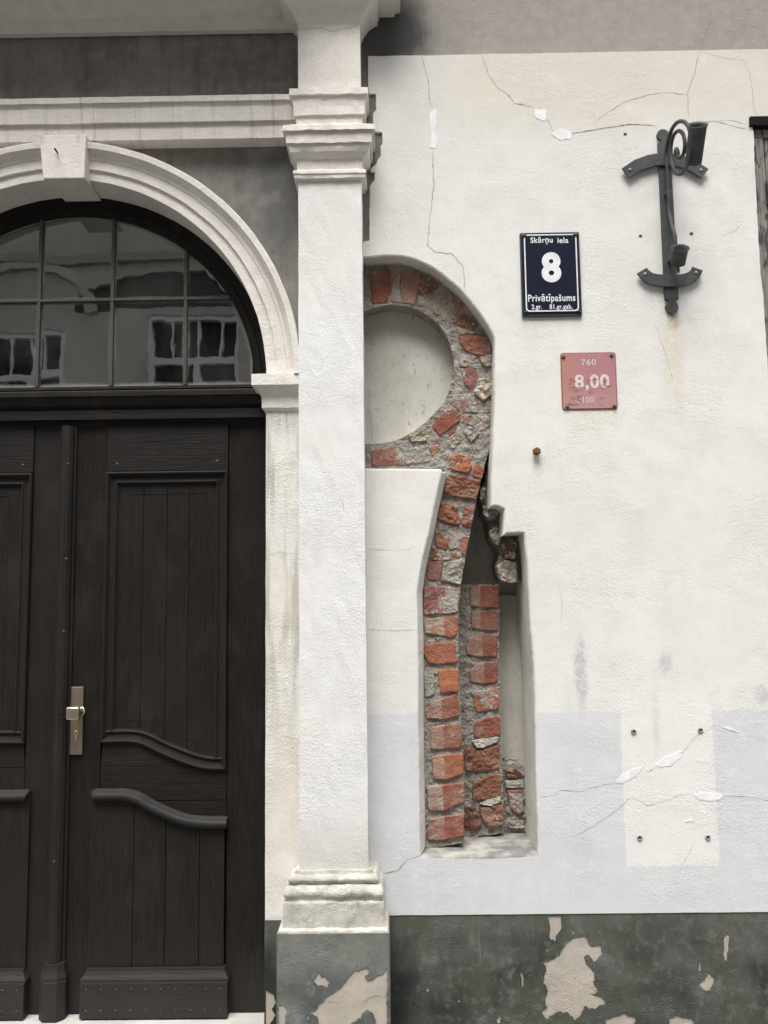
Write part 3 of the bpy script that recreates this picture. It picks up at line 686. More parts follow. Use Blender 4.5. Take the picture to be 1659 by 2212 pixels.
# ------------------------------------------------------------------ dado with peeled paint
peel = [[z8(*p) for p in q] for q in (
    [(740,988),(800,988),(800,1050),(785,1080),(770,1105),(750,1080),(755,1040)],
    [(850,1090),(900,1078),(925,1125),(965,1120),(970,1160),(935,1190),(920,1160),(890,1160),(910,1200),(940,1235),(935,1270),(955,1310),(925,1322),(960,1330),(988,1360),(940,1385),(900,1375),(870,1420),(855,1430),(830,1395),(780,1400),(740,1430),(715,1400),(740,1380),(735,1340),(745,1300),(725,1270),(740,1210),(725,1190),(760,1180),(800,1150),(810,1120)],
    [(1370,1275),(1400,1260),(1412,1232),(1435,1260),(1430,1290),(1412,1312),(1385,1300)],
    [(985,1430),(1020,1415),(1060,1405),(1110,1420),(1105,1446),(1090,1530),(990,1530)],
    [(1245,1425),(1290,1412),(1350,1430),(1345,1500),(1250,1500)],
    [(236,1302),(244,1298),(252,1308),(242,1316)], [(633,1236),(642,1234),(643,1288),(637,1294)],
    [(1476,1090),(1492,1068),(1497,1100),(1488,1180),(1480,1186)], [(1369,1190),(1378,1192),(1382,1222),(1372,1226)],
    [(365,1345),(378,1338),(382,1352),(370,1358)], [(530,1425),(545,1408),(552,1425),(540,1446)])]
peels = [resample(chaikin(xz(q), True, 1, .12), .004, True, .0055) for q in peel]
dz = lambda x: ZD-.003+.0008*nz(x, 4, 0, 30)
d_out = [(LEFTX, -.088), (2.45, -.088)]+[(2.45-.02*i, dz(2.45-.02*i)) for i in range(130) if 2.45-.02*i > LEFTX]+[(LEFTX, dz(0))]
rp = random.Random(11)
def chips(src, k, rmax, ok):
    out = []
    for _ in range(k):
        p = rp.choice(src); x, z = p[0]+rp.gauss(0, .016), p[1]+rp.gauss(0, .016); r = rp.uniform(.0015, rmax)
        if any(inside((x+dx*r*1.8, z+dz_*r*1.8), h) for h in out+ok for dx, dz_ in ((0,0),(1,0),(-1,0),(0,1),(0,-1))): continue
        if min(math.hypot(x-q[0], z-q[1]) for h in ok for q in h) < r*1.7: continue
        if any(math.hypot(x-h[0][0], z-h[0][1]) < .012 for h in out): continue
        out.append([(x+r*rp.uniform(.5, 1.3)*math.cos(a), z+r*rp.uniform(.4, 1.2)*math.sin(a)) for a in [2*math.pi*i/7 for i in range(7)]])
    return out
peels += chips([p for q in peels[1:5] for p in q], 60, .0055, list(peels))
peels = [q for q in peels if min(p[1] for p in q) > -.08 and max(p[1] for p in q) < ZD-.006 or len(q) > 12]
peels[0] = [(x, min(z, ZD-.008)) for x, z in peels[0]]
dado = MB().sheet(d_out, peels, -.0005, .0025).build('dado', M['dado'], wall); tag(dado, 'dark mossy grey painted dado with flaking paint')
MB().box(LEFTX, 2.45, .0021, .0059, -.088, ZD-.004).build('bare_render', M['beige'], wall)

# ------------------------------------------------------------------ cracks and filler
def crack(px, w=.0022, parent=coat, Y=-.0031, conv=None, name='crack'):
    if conv: px = [conv(*p) for p in px]
    P = resample(xz(px, Y), .007, False)
    P = [(x+.0035*nz(x, 1, z, 55)+.0018*nz(x, 2, z, 150), z+.0035*nz(x, 3, z, 55)) for x, z in P]
    a, b = [], []
    for i, (x, z) in enumerate(P):
        q = P[min(i+1, len(P)-1)]; r = P[max(i-1, 0)]; d = Vector((q[0]-r[0], q[1]-r[1])); d = d.normalized() if d.length > 0 else Vector((1, 0))
        ww = w*(.30 if conv is z8 else .42)*(.35+1.1*abs(nz(x, 7, z, 40))+1.6*max(0, nz(x, 5, z, 90)-.25))*min(1, .3+min(i, len(P)-1-i)/6)
        a.append((x-d.y*ww, Y-.0006, z+d.x*ww)); b.append((x+d.y*ww, Y-.0006, z-d.x*ww))
    return MB().loft([a, b]).build(name, M['dark' if name == 'split' else 'crackdark'], parent)
crack([(912,122),(926,180),(931,240)], .0032); crack([(934,325),(937,400),(928,470),(924,530),(940,545),(975,548),(1000,575),(1003,610),(1004,632)], .0026)
crack([(907,0),(912,60),(918,108),(921,121)], .0034, upper, .0055)
crack([(1040,118),(1055,160),(1075,190),(1100,205),(1110,222),(1155,233)], .0026); crack([(1180,255),(1190,272),(1196,286)], .004)
crack([(1225,288),(1250,286),(1300,278),(1345,270),(1370,268),(1420,272)], .0042); crack([(1500,266),(1540,262),(1575,270),(1622,282)], .0024)
crack([(1540,262),(1580,260),(1610,268)], .0015)
crack([(1535,40),(1520,85),(1511,109)], .0018, upper, .0055); crack([(1510,110),(1500,160),(1490,185),(1485,205),(1487,258)], .0022)
crack([(1485,205),(1440,200),(1400,205),(1350,220),(1310,245),(1280,268)], .0018); crack([(1512,110),(1560,125),(1605,130),(1620,160),(1632,250)], .0015)
crack([(820,1890),(860,1880),(880,1858),(910,1846)], .0028)
crack([(690,510),(770,495),(800,475),(870,480),(930,465),(1030,442)], .002, conv=z8); crack([(860,665),(940,620),(1000,580),(1050,540),(1080,510),(1110,510),(1160,540),(1230,520),(1290,495),(1345,492)], .0022, conv=z8)
crack([(1470,500),(1560,500),(1650,515),(1720,520)], .002, conv=z8); crack([(1150,395),(1165,398),(1190,385)], .0035, conv=z8); crack([(1300,320),(1330,290),(1345,262),(1380,238),(1440,212)], .002, conv=z8)
crack([(1275,830),(1330,740),(1360,680)], .0015, conv=z8); crack([(640,560),(660,545),(668,580),(690,505)], .003, conv=z8); crack([(815,850),(840,890),(842,930)], .0015, conv=z8)
crack([(790,1185),(850,1190),(905,1182)], .0014); crack([(792,1360),(850,1362),(903,1360)], .0014); crack([(1415,700),(1440,770),(1455,830)], .0014); crack([(1560,510),(1590,498),(1600,485)], .002)
crack([(1205,1260),(1215,1300),(1212,1350)], .0012); crack([(798,840),(800,900),(806,958)], .002, wall, YF_-.004)
def filler(px, conv=None, jit=.004):
    P = resample(chaikin(xz([conv(*p) for p in px] if conv else px, -.0034), True, 1, .15), .0035, True, jit*1.5)
    MB().sheet(P, (), -.0042, .0014).build('filler_patch', M['filler'], coat)
filler([(929,240),(942,236),(944,262),(938,285),(946,300),(940,322),(928,318),(932,290),(928,265)])
filler([(1155,236),(1178,234),(1182,258),(1172,262),(1160,256)]); filler([(1192,284),(1212,278),(1236,288),(1232,300),(1208,302),(1194,294)])
filler([(1022,446),(1050,410),(1100,385),(1152,378),(1120,402),(1090,430),(1050,445)], z8); filler([(1188,372),(1230,335),(1305,308),(1300,335),(1260,372),(1210,386)], z8)
filler([(1345,490),(1400,485),(1470,490),(1465,512),(1410,520),(1370,508)], z8); filler([(1310,608),(1335,594),(1352,600),(1330,604)], z8, .001); filler([(1465,208),(1500,216),(1545,236),(1500,226)], z8, .002)

# ------------------------------------------------------------------ pilaster
YP = -.10; PX0, PX1 = -.3025, -.0865
pil = empty('pilaster', ((PX0+PX1)/2, -.05, -.09), 'tall white plaster pilaster with moulded capital standing between door and niche', 'pilaster')
def Z(y, p=0.0, x=713): return at(x, y, YP-p).z
zt = Z(52)
MB().ressaut([(0, zt+.02), (0, Z(120)), (0, Z(191))], PX0, PX1, YP, .01, jit=.0012).build('upper_block', M['trim'], pil)
cap = [(.0,Z(190)),(.0262,Z(190,.026)),(.0265,Z(203,.026)),(.020,Z(206,.02)),(.0165,Z(216,.016)),(.0145,Z(230,.014)),(.0142,Z(247,.014)),(.006,Z(249,.006)),(.0055,Z(267,.006)),
       (.0470,Z(268.5,.047)),(.0475,Z(280,.047)),(.0385,Z(282,.038)),(.0375,Z(307,.038)),(.031,Z(309,.03)),(.0290,Z(318,.029)),(.0245,Z(327,.024)),(.014,Z(336,.014)),(.0100,Z(339,.01)),
       (.004,Z(344,.004)),(.003,Z(366,.003)),(.0160,Z(367.5,.016)),(.0168,Z(374,.016)),(.0135,Z(377,.013)),(.0125,Z(384,.0125)),(.004,Z(388,.004)),(.0,Z(391))]
MB().ressaut(cap, PX0, PX1, YP, .01, seg=48, jit=.0022).build('capital', M['trim'], pil)
zb0 = Z(1879)
rowz = [Z(391)+(zb0-Z(391))*i/40 for i in range(41)]
shaft = MB().ressaut([(0, z) for z in rowz], PX0, PX1, YP, .01, seg=8, jit=.0018).build('shaft', M['shaft'], pil)
def torus(p0, p1, z0, z1, n=7): return [(p0+(p1-p0)*math.sin(math.pi*(.12+.76*i/n)), z0+(z1-z0)*i/n) for i in range(n+1)]
bp_ = [(.0,zb0),(.0115,Z(1880,.01)),(.0125,Z(1888,.012))]+torus(.018,.033,Z(1890,.03),Z(1911,.03))+[(.026,Z(1912.5,.03))]+torus(.030,.0465,Z(1915,.045),Z(1945,.045))+[(.037,Z(1948,.04)),(.046,Z(1949,.046)),(.0475,Z(1953,.047)),(.047,Z(2004,.047)),(.0585,Z(2010,.058)),(.0600,Z(2014.5,.06))]
MB().ressaut(bp_, PX0, PX1, YP, .01, seg=60, jit=.0026).build('moulded_base', M['base'], pil)
zp = Z(2014.5, .06)
ped = MB().ressaut([(.0612, zp-.0005), (.0615, -.09)], PX0, PX1, YP, .01, seg=8, jit=.0).build('pedestal', M['beige'], pil)
pp = [[zb(*p) for p in q] for q in (
    [(650,1560),(710,1490),(722,1530),(800,1550),(830,1600),(820,1660),(760,1640),(690,1640),(650,1600)],
    [(1250,1440),(1310,1445),(1300,1500),(1250,1540),(1270,1580),(1340,1590),(1380,1530),(1480,1500),(1512,1420),(1512,2250),(1375,2250),(1380,2040),(1330,1960),(1280,1930),(1220,1970),(1210,2030),(1140,2080),(1060,2110),(1060,2250),(720,2250),(710,2030),(640,1990),(600,1970),(640,1950),(700,1900),(720,1850),(770,1840),(790,1780),(850,1750),(940,1690),(1000,1640),(1060,1550),(1130,1480)],
    [(240,1870),(340,1880),(330,2000),(310,2103),(300,2250),(240,2250)], [(555,2030),(585,1985),(605,2000),(600,2040),(570,2055)])]
YQ = YP-.0615
ppw = [resample(chaikin(xz(q, YQ), True, 1, .12), .004, True, .0045) for q in pp]
ppw += [q for q in chips([p for h in ppw[:2] for p in h if p[1] > 0], 30, .004, list(ppw)) if all(PX0-.055 < p[0] < PX1+.055 and p[1] > -.08 for p in q)]
MB().sheet([(PX0-.0605, -.085), (PX1+.0605, -.085), (PX1+.0605, zp-.002), (PX0-.0605, zp-.002)], ppw, YQ-.0028, .0026).build('pedestal_paint', M['dado2'], pil)
MB().box(PX1+.0617, PX1+.064, YQ-.0015, -.004, -.085, zp-.004).build('pedestal_paint', M['dado2'], pil)
MB().box(PX0-.064, PX0-.0617, YQ-.0015, -.034, -.085, zp-.004).build('pedestal_paint', M['dado2'], pil)
crack([(640,62),(665,62),(693,60),(720,68),(745,62),(781,52)], .003, pil, YP-.002); crack([(228,1790),(300,1812),(380,1850)], .001, pil, YQ-.0032, zb)
crack([(360,1130),(370,1200),(365,1310),(410,1340)], .0022, pil, YQ-.0032, zb); crack([(230,1320),(300,1310),(400,1310),(430,1350)], .0015, pil, YQ-.0032, zb)
crack([(770,1845),(880,1842),(930,1865),(990,1840)], .003, pil, YQ-.0002, zb); crack([(1250,1830),(1330,1790),(1380,1775),(1470,1785),(1510,1765)], .003, pil, YQ-.0002, zb)
crack([(735,1075),(742,1088),(741,1098)], .003, shaft, YP-.002)
crack([(1110,490),(1090,560),(1100,630),(1175,665),(1190,760)], .0025, pil, YP-.050, zb)

# ------------------------------------------------------------------ arch surround
arch = empty('arch_surround', (AX, -.02, .07), 'white moulded stone arch surround framing the doorway with a keystone', 'arch')
prof = [(RI, .095), (RI, .02), (RI, -.039), (RI+.001, -.041), (.753, -.041), (.7545, -.050), (.787, -.050), (.789, -.0535), (.797, -.0545), (.803, -.058), (.808, -.066), (.815, -.0705), (.8165, -.077), (.835, -.078), (RO, -.0765), (RO, .008)]
rows = []
for i in range(97):
    a = math.pi*i/96; j = 1+.0012*nz(a*6, 0, 0, 2)
    rows.append([(AX+(r*j+.0012*nz(a*9, r*30, 0, 2))*math.cos(a), y+.0012*nz(a*11, r*25, 4, 2), ZS+(r*j+.0012*nz(a*9, r*30, 0, 2))*math.sin(a)) for r, y in prof])
MB().loft(rows).build('archivolt', M['trim'], arch)
kz1, kz0 = at(135, 291, -.092).z, at(137, 385, -.094).z
ka, kb = (xx(84, 292, -.092), xx(186, 292, -.092)), (xx(93, 385, -.094), xx(182, 385, -.094))
kc = (ka[0]+ka[1])/2; h1, h0 = (ka[1]-ka[0])/2, (kb[1]-kb[0])/2
kc0 = (kb[0]+kb[1])/2
MB().add([(kc-h1, -.092, kz1), (kc+h1, -.092, kz1), (kc0+h0, -.094, kz0), (kc0-h0, -.094, kz0), (kc-h1, .0, kz1), (kc+h1, .0, kz1), (kc0+h0*.93, .088, kz0+.006), (kc0-h0*.93, .088, kz0+.006)],
         [(0,1,2,3), (4,7,6,5), (0,3,7,4), (1,5,6,2), (0,4,5,1), (3,2,6,7)]).build('keystone', M['trim'], arch, bevel=.004)
JX0 = AX+RI-.002
for sgn in (1, -1):
    xa, xb = (JX0, -.29) if sgn == 1 else (2*AX+.16, 2*AX-JX0)
    zi = zy(818, -.06, 600)
    MB().ressaut([(.0, ZS+.0), (.043, ZS+.001), (.0435, zy(831,-.07,600)), (.034, zy(833,-.07,600)), (.026, zy(842,-.06,600)), (.016, zy(851,-.05,600)), (.013, zy(857,-.05,600)), (.0125, zy(880,-.045,600)), (.006, zy(886,-.04,600)), (0, zy(889,-.03,600))],
                 xa, xb, -.03, .09, seg=10, jit=.0015).build('impost', M['trim'], arch)
    zj = zy(889, -.03, 600); zl = at(590, 1988, -.03).z
    jb = MB().ressaut([(0, zj+(zl-zj)*i/20) for i in range(21)], xa, xb, -.03, .10, seg=4, jit=.0015).build('jamb', M['jamb'], arch)
    MB().ressaut([(-.0005, zl), (-.0005, .0)], xa, xb, -.03, .10, seg=4, jit=0).build('jamb_foot', M['beige'], arch)
    if sgn == 1:
        jp = resample(xz([(566,2136),(575,2139),(590,2147),(596,2165),(588,2180),(595,2192),(584,2212),(580,2240),(568,2240)], -.031), .006, True, .003)
        jp = [(max(x, JX0+.003), z) for x, z in jp]
        MB().sheet([(JX0-.001, .0), (-.33, .0), (-.33, zl+.001), (JX0-.001, zl+.001)], [jp], -.0325, .002).build('foot_paint', M['dado'], arch)
        crack([(577,1197),(600,1192),(645,1198)], .002, jb, -.032); crack([(574,1358),(605,1350),(645,1356)], .002, jb, -.032)

# ------------------------------------------------------------------ string course and cornice
zs1 = lambda y, Y: (at(0, y+1.5, Y).z+at(610, y-1.5, Y).z)/2
sp_ = [(-.0, zs1(207,-.08)), (-.078, zs1(207.5,-.08)), (-.079, zs1(220,-.08)), (-.072, zs1(222,-.07)), (-.068, zs1(232,-.07)), (-.066, zs1(264,-.066)), (-.054, zs1(267,-.054)), (-.0535, zs1(302,-.054)), (.008, zs1(303,-.05))]
rows = []
for i in range(81):
    x = -3.1+(PX0+.02+3.1)*i/80
    rows.append([(x, y+.0014*nz(x, y*30, z, 22), z+.0016*nz(x, z*9, 1, 18)) for y, z in sp_])
tag(MB().loft(rows).build('string_course', M['trim']), 'white moulded plaster band running above the arch, streaked by rain', 'moulding')
corn = empty('cornice', (-1.2, -.1, 3.47), 'pale projecting cornice over the dark frieze at the top left', 'cornice')
zc0 = 3.478
cp = [(.0, 0), (-.022, 0), (-.024, .05), (-.030, .052), (-.035, .060), (-.075, .085), (-.125, .105), (-.150, .112), (-.152, .135), (-.36, .145), (-.36, .32), (-.40, .36), (-.40, .39), (.0, .44)]
rows = []
for i in range(81):
    x = -3.1+(PX0+.03+3.1)*i/80
    rows.append([(x, y+.0014*nz(x, y*30, z, 22), zc0+z+.0018*nz(x, z*9, 1, 14)) for y, z in cp])
MB().loft(rows).build('cornice_run', M['trim'], corn)
cr = [(0, zt), (.004, zt+.006), (.012, zt+.024), (.030, zt+.048), (.052, zt+.064), (.060, zt+.068), (.061, zt+.085), (.066, zt+.087), (.068, zt+.112), (.075, zt+.115)]
MB().ressaut(cr, PX0, PX1, YP, .01, seg=16, jit=.0012).build('cornice_block', M['trim'], corn)
MB().ressaut([(0, zt+.1), (.0, zt+.112), (.02, zt+.115), (.02, zt+.27), (.05, zt+.30), (.05, zt+.33)], PX0-.10, at(866, 40, -.10).x-.02, -.155, .01, seg=16, jit=.001).build('cornice_crown', M['trim'], corn)

# ------------------------------------------------------------------ fanlight
fan = empty('fanlight', (AX, .11, 2.21), 'half-round fanlight with dark frame and small wavy panes above the door', 'window')
YG = .120; RG = .654
rows = []
for i in range(65):
    a = math.pi*i/64
    rows.append([(AX+r*math.cos(a), y, ZS+r*math.sin(a)) for r, y in [(RI+.006, .13), (RI+.006, .090), (.688, .090), (.686, .0945), (.684, .0945), (.682, .092), (.665, .093), (.662, .100), (RG, .102), (RG, .13)]])
MB().loft(rows).build('frame', M['door_v'], fan, props=dict(tone=0.0))
zg0 = zy(833, YG); zgm = 2.534; zg1 = ZS+RG
bx_ = [AX-.401, AX-.1335, AX+.1335, AX+.401]
circ = lambda x: ZS+math.sqrt(max(0, RG*RG-(x-AX)**2))
bw = .0060
for x in bx_:
    MB().box(x-bw, x+bw, .106, .124, zg0, circ(x)).build('glazing_bar', M['barworn'], fan, bevel=.0015)
xr = math.sqrt(RG*RG-(zgm-ZS)**2)
MB().box(AX-xr, AX+xr, .1045, .1245, zgm-.005, zgm+.005).build('glazing_bar', M['barworn'], fan, bevel=.0015)
cols = [(AX-RG, bx_[0])]+list(zip(bx_, bx_[1:]))+[(bx_[3], AX+RG)]
for c0, c1 in cols:
    for r0, r1 in ((zg0, zgm), (zgm, zg1)):
        xs = [c0+(c1-c0)*i/24 for i in range(25)]; xs = [x for x in xs if circ(x) > r0+.004]
        if len(xs) < 2: continue
        poly = [(xs[0], r0), (xs[-1], r0)]+[(x, min(r1, circ(x))) for x in reversed(xs)]
        poly = resample(poly, .012); tilt = (random.uniform(-.004, .004), random.uniform(-.004, .004)); cxm, czm = (c0+c1)/2, (r0+r1)/2
        mid = [(p[0]*.0+q[0], q[1]) for p, q in zip(poly, poly)]
        inn = []
        for x, z in poly:
            dx, dz_ = x-cxm, z-czm; L = math.hypot(dx, dz_); inn.append((cxm+dx*(1-.020/max(L, .03)), czm+dz_*(1-.020/max(L, .03))))
        mb = MB(); n = len(poly)
        yv = lambda x, z: YG+tilt[0]*(x-cxm)+tilt[1]*(z-czm)
        vv = [(x, yv(x, z), z) for x, z in poly]+[(x, yv(x, z), z) for x, z in inn]+[(cxm, yv(cxm, czm), czm if circ(cxm) > czm else r0+.02)]
        mb.add(vv, [(i, (i+1) % n, n+(i+1) % n, n+i) for i in range(n)]+[(n+i, n+(i+1) % n, 2*n) for i in range(n)])
        o = mb.build('pane', M['glass'], fan, weld=False)
        if sum(p.normal.y for p in o.data.polygons) > 0: o.data.flip_normals()
        at_ = o.data.attributes.new('dust', 'FLOAT', 'POINT')
        for i, v in enumerate(o.data.vertices): at_.data[i].value = 1.0 if i < n else 0.0
MB().box(AX-.9, AX+.9, 1.2, 1.22, 1.9, 3.1).add(*[[(AX-.9,.14,1.9),(AX-.9,1.2,1.9),(AX-.9,1.2,3.1),(AX-.9,.14,3.1)], [(0,1,2,3)]]).add(*[[(AX+.9,.14,1.9),(AX+.9,1.2,1.9),(AX+.9,1.2,3.1),(AX+.9,.14,3.1)], [(0,1,2,3)]]).add(
    [(AX-.9,.14,3.1),(AX+.9,.14,3.1),(AX+.9,1.2,3.1),(AX-.9,1.2,3.1)], [(0,1,2,3)]).add([(AX-.9,.14,1.9),(AX+.9,.14,1.9),(AX+.9,1.2,1.9),(AX-.9,1.2,1.9)], [(0,1,2,3)]).build('dark_hallway', M['interior'], fan)
# transom
tr_ = [(.13, zy(831,.11)), (.101, zy(832,.10)), (.100, zy(838,.10)), (.108, zy(839.5,.10)), (.108, zy(841,.10)), (.046, zy(841.5,.05)), (.044, zy(843,.045)), (.044, zy(853,.045)), (.050, zy(855,.05)), (.053, zy(862,.055)), (.062, zy(872,.06)), (.076, zy(878,.07)), (.080, zy(879,.08)), (.080, zy(882,.08)), (.073, zy(883,.073)), (.072, zy(903,.072)), (.085, zy(905,.08)), (.098, zy(906,.09)), (.099, zy(918,.099)), (.13, zy(919,.10))]
XL = 2*AX-JX0
tag(MB().loft([[(x, y, z) for y, z in tr_] for x in (XL-.03, AX, JX0+.03)]).build('transom', M['door_h'], props=dict(tone=.15)), 'dark moulded wooden transom beam between door leaves and fanlight', 'beam')

# ------------------------------------------------------------------ door leaves
YD = .100
ZB_ = at(520, 2187, YD).z
def dX(px, py, Y=YD): return at(px, py, Y).x
xs0 = (dX(234,940)+dX(216,1600))/2; xs1 = (dX(496,940)+dX(488,1600))/2
ztop = zy(917, YD, 350)
CX = AX+.000
sm_out = [(216,1606),(250,1605),(280,1605),(305,1610),(350,1632),(400,1652),(430,1661),(455,1664),(484,1664)]
ws_top = [(203,1706),(240,1706),(270,1706),(300,1714),(330,1731),(360,1745),(390,1757),(415,1763),(450,1766),(488,1766)]
def leaf(sgn, label):
    def fx(x): return x if sgn > 0 else 2*CX-x
    lf = empty('door_leaf', (fx((xs0+xs1)/2), YD+.02, ZB_), label, 'door')
    def put(mb, name, mat='door_v', bevel=.0015, tone=None, **kw):
        if sgn < 0: mb.v = [(2*CX-v[0], v[1], v[2]) for v in mb.v]
        return mb.build(name, M[mat], kw.get('parent', lf), bevel=bevel, smooth=kw.get('smooth', False), props=dict(tone=random.uniform(0, .25) if tone is None else tone))
    G = .0009
    put(MB().box(CX+.004, xs0-G, YD, YD+.045, ZB_, ztop), 'stile'); put(MB().box(xs1+G, JX0+.06, YD+.001, YD+.045, ZB_, ztop), 'stile', tone=.0)
    zr = zy(1017, YD-.006, 365)
    put(MB().box(xs0+G, xs1-G, YD-.005, YD+.03, zr, ztop-.001), 'top_rail', 'door_h', .002, .2)
    zra, zrb = zy(1655, YD, 350), zy(1730, YD, 350)
    # S-curves in leaf space
    S1 = [(q.x, q.y) for q in catmull([Vector(p) for p in xz(sm_out, YD-.012)], 5)]
    S1 = [(xs0+(x-S1[0][0])*(xs1-xs0)/(S1[-1][0]-S1[0][0]), z) for x, z in S1]
    S2 = [(q.x, q.y) for q in catmull([Vector(p) for p in xz(ws_top, YD-.02)], 5)]
    def sval(Sx, x):
        for a, b in zip(Sx, Sx[1:]):
            if a[0] <= x <= b[0]: return a[1]+(b[1]-a[1])*(x-a[0])/(b[0]-a[0]+1e-9)
        return Sx[0][1] if x < Sx[0][0] else Sx[-1][1]
    # mid rail boards
    up1 = [(xs0+G, zra+.001)]+[(x, z+.012) for x, z in S1 if z+.012 > zra+.004 and xs0+G < x < xs1]
    if len(up1) > 3: put(MB().prism([up1[0]]+[(up1[-1][0], zra+.001)]+list(reversed(up1[1:])), YD+.0008, YD+.03), 'rail_board', 'door_h', 0)
    put(MB().box(xs0+G, xs1-G, YD+.0008, YD+.03, zrb+G, zra-G), 'rail_board', 'door_h')
    low = [(xs0+G, zrb-G), (xs1-G, zrb-G)]+[(x, sval(S2, x)-.012) for x in [xs1-G-(xs1-xs0-2*G)*i/20 for i in range(21)]]
    low = [low[0], low[1]]+[(x, min(z, zrb-.003)) for x, z in low[2:]]
    put(MB().prism(low, YD+.0008, YD+.03), 'rail_board', 'door_h', 0)
    # upper panel boards
    cuts = [xs0+.03, dX(306,1300), dX(358,1300), dX(406,1300), xs1-.03]
    for a, b in zip(cuts, cuts[1:]): put(MB().box(a+G*.6, b-G*.6, YD+.006, YD+.03, zra, zr+.02), 'panel_board')
    # incised outline on the raised field
    fl = [(x, z) for x, z in xz([(283,1067),(448,1067)], YD+.005)]; xa, xb = dX(278,1300), dX(444,1300); zt_ = fl[0][1]
    fs_ = [(q.x, q.y) for q in catmull([Vector(p) for p in xz([(262,1555),(300,1556),(340,1567),(390,1589),(430,1603),(445,1605)], YD+.005)], 4)]
    fs_ = [(xa+(x-fs_[0][0])*(xb-xa)/(fs_[-1][0]-fs_[0][0]), z) for x, z in fs_]
    fld = [(xa, zt_), (xa, fs_[0][1])]+fs_[1:]+[(xb, zt_)]
    put(MB().sweep(fld, [(.0012, YD+.0062), (.0012, YD+.0046), (-.0002, YD+.0044), (-.0012, YD+.0062)], True), 'panel_bead', bevel=0, tone=.5)
    # bolection moulding round the panel
    path = [(xs0, zr-.001), (xs0, S1[0][1])]+S1[1:]+[(xs1, zr-.001)]
    dense = [(xs0, zr-.001)]+[(xs0, zr+(S1[0][1]-zr)*i/6) for i in range(1, 6)]+S1+[(xs1, S1[-1][1]+(zr-S1[-1][1])*i/6) for i in range(1, 6)]+[(xs1, zr-.001)]
    put(MB().sweep(dense, [(0, YD+.01), (0, YD-.008), (.002, YD-.0125), (.006, YD-.014), (.010, YD-.012), (.0125, YD-.007), (.014, YD-.0065), (.016, YD-.001), (.024, YD+.001), (.032, YD-.0005), (.034, YD-.004), (.038, YD-.005), (.041, YD-.002), (.0425, YD+.003), (.045, YD+.0035), (.046, YD+.01)], True), 'panel_moulding', bevel=0, tone=.4)
    # lower boards
    xl0, xl1 = (dX(197,1760)+dX(191,2080))/2, (dX(488,1790)+dX(483,2080))/2
    zk = zy(2093, YD-.02, 330)
    cl = [xl0, (dX(295,1760)+dX(283,2080))/2, (dX(362,1780)+dX(354,2080))/2, (dX(435,1800)+dX(428,2080))/2, xl1]
    for a, b in zip(cl, cl[1:]):
        pts = [(a+G, zk), (b-G, zk)]+[(x, sval(S2, x)-.016) for x in [b-G-(b-a-2*G)*i/6 for i in range(7)]]
        put(MB().prism(pts, YD-.010, YD+.03), 'lower_board', bevel=.0012)
    # S-shaped weather moulding
    prof = [(.000, YD+.005), (.000, YD-.012), (-.004, YD-.014), (-.006, YD-.020), (-.012, YD-.030), (-.021, YD-.034), (-.030, YD-.030), (-.036, YD-.020), (-.037, YD-.006), (-.036, YD+.005)]
    put(MB().sweep([(S2[0][0]-.012, S2[0][1]-.004)]+S2+[(S2[-1][0]+.004, S2[-1][1])], prof, False, 1, True), 'weather_moulding', 'door_h', 0, .95)
    # foot
    zf = zy(2122, YD-.04, 330); xk0, xk1 = dX(172,2160,.06), dX(491,2160,.06)
    cxm = (xl0+xl1)/2
    foot = [(0, zk+.002), (.001, zk-.004), (.006, zk-.014), (.013, zk-.024), (.015, zk-.028), (.0155, zf)]
    put(MB().ressaut(foot, xk0+.013, xk1-.013, YD-.022, YD+.01, seg=3, jit=0), 'foot_moulding', 'door_h', 0, .45)
    zkb = at(330, 2201, YD-.043).z
    kp = put(MB().box(xk0, xk1, YD-.043, YD+.01, zkb, zf), 'kick_plate', 'door_h', .003, .55)
    for i in range(10):
        for zz in (zf-.020, zkb+.026):
            x = xk0+.022+(xk1-xk0-.044)*i/9; y = YD-.043
            mb = MB().lathe((x, y+.001, zz), (x, y-.003, zz), [(0, .0036), (.5, .0034), (.85, .002), (1, .0002)], 8)
            if sgn < 0: mb.v = [(2*CX-v[0], v[1], v[2]) for v in mb.v]
            mb.build('rivet', M['iron'], kp)
    for x, z in xz([(253,1002),(469,996)], YD-.005):
        mb = MB().lathe((x, YD-.0045, z), (x, YD-.007, z), [(0, .0055), (.6, .005), (1, .001)], 10)
        if sgn < 0: mb.v = [(2*CX-v[0], v[1], v[2]) for v in mb.v]
        mb.build('screw', M['barworn'], lf)
    if sgn > 0:
        crack([(306,1190),(301,1260),(303,1330),(298,1420),(296,1550)], .0016, lf, YD+.0052, name='split'); crack([(327,1900),(322,1980),(318,2080)], .001, lf, YD-.0112, name='split')
        crack([(237,960),(300,957),(345,951),(405,948)], .0012, lf, YD-.0062, name='split'); crack([(288,1120),(283,1300),(285,1500)], .0008, lf, YD+.0052, name='split')
    return lf
lr = leaf(1, 'right door leaf of dark brown wood carrying the square knob on a bronze plate')
ll = leaf(-1, 'left door leaf of dark brown wood cut by the picture edge, with rounded meeting post')
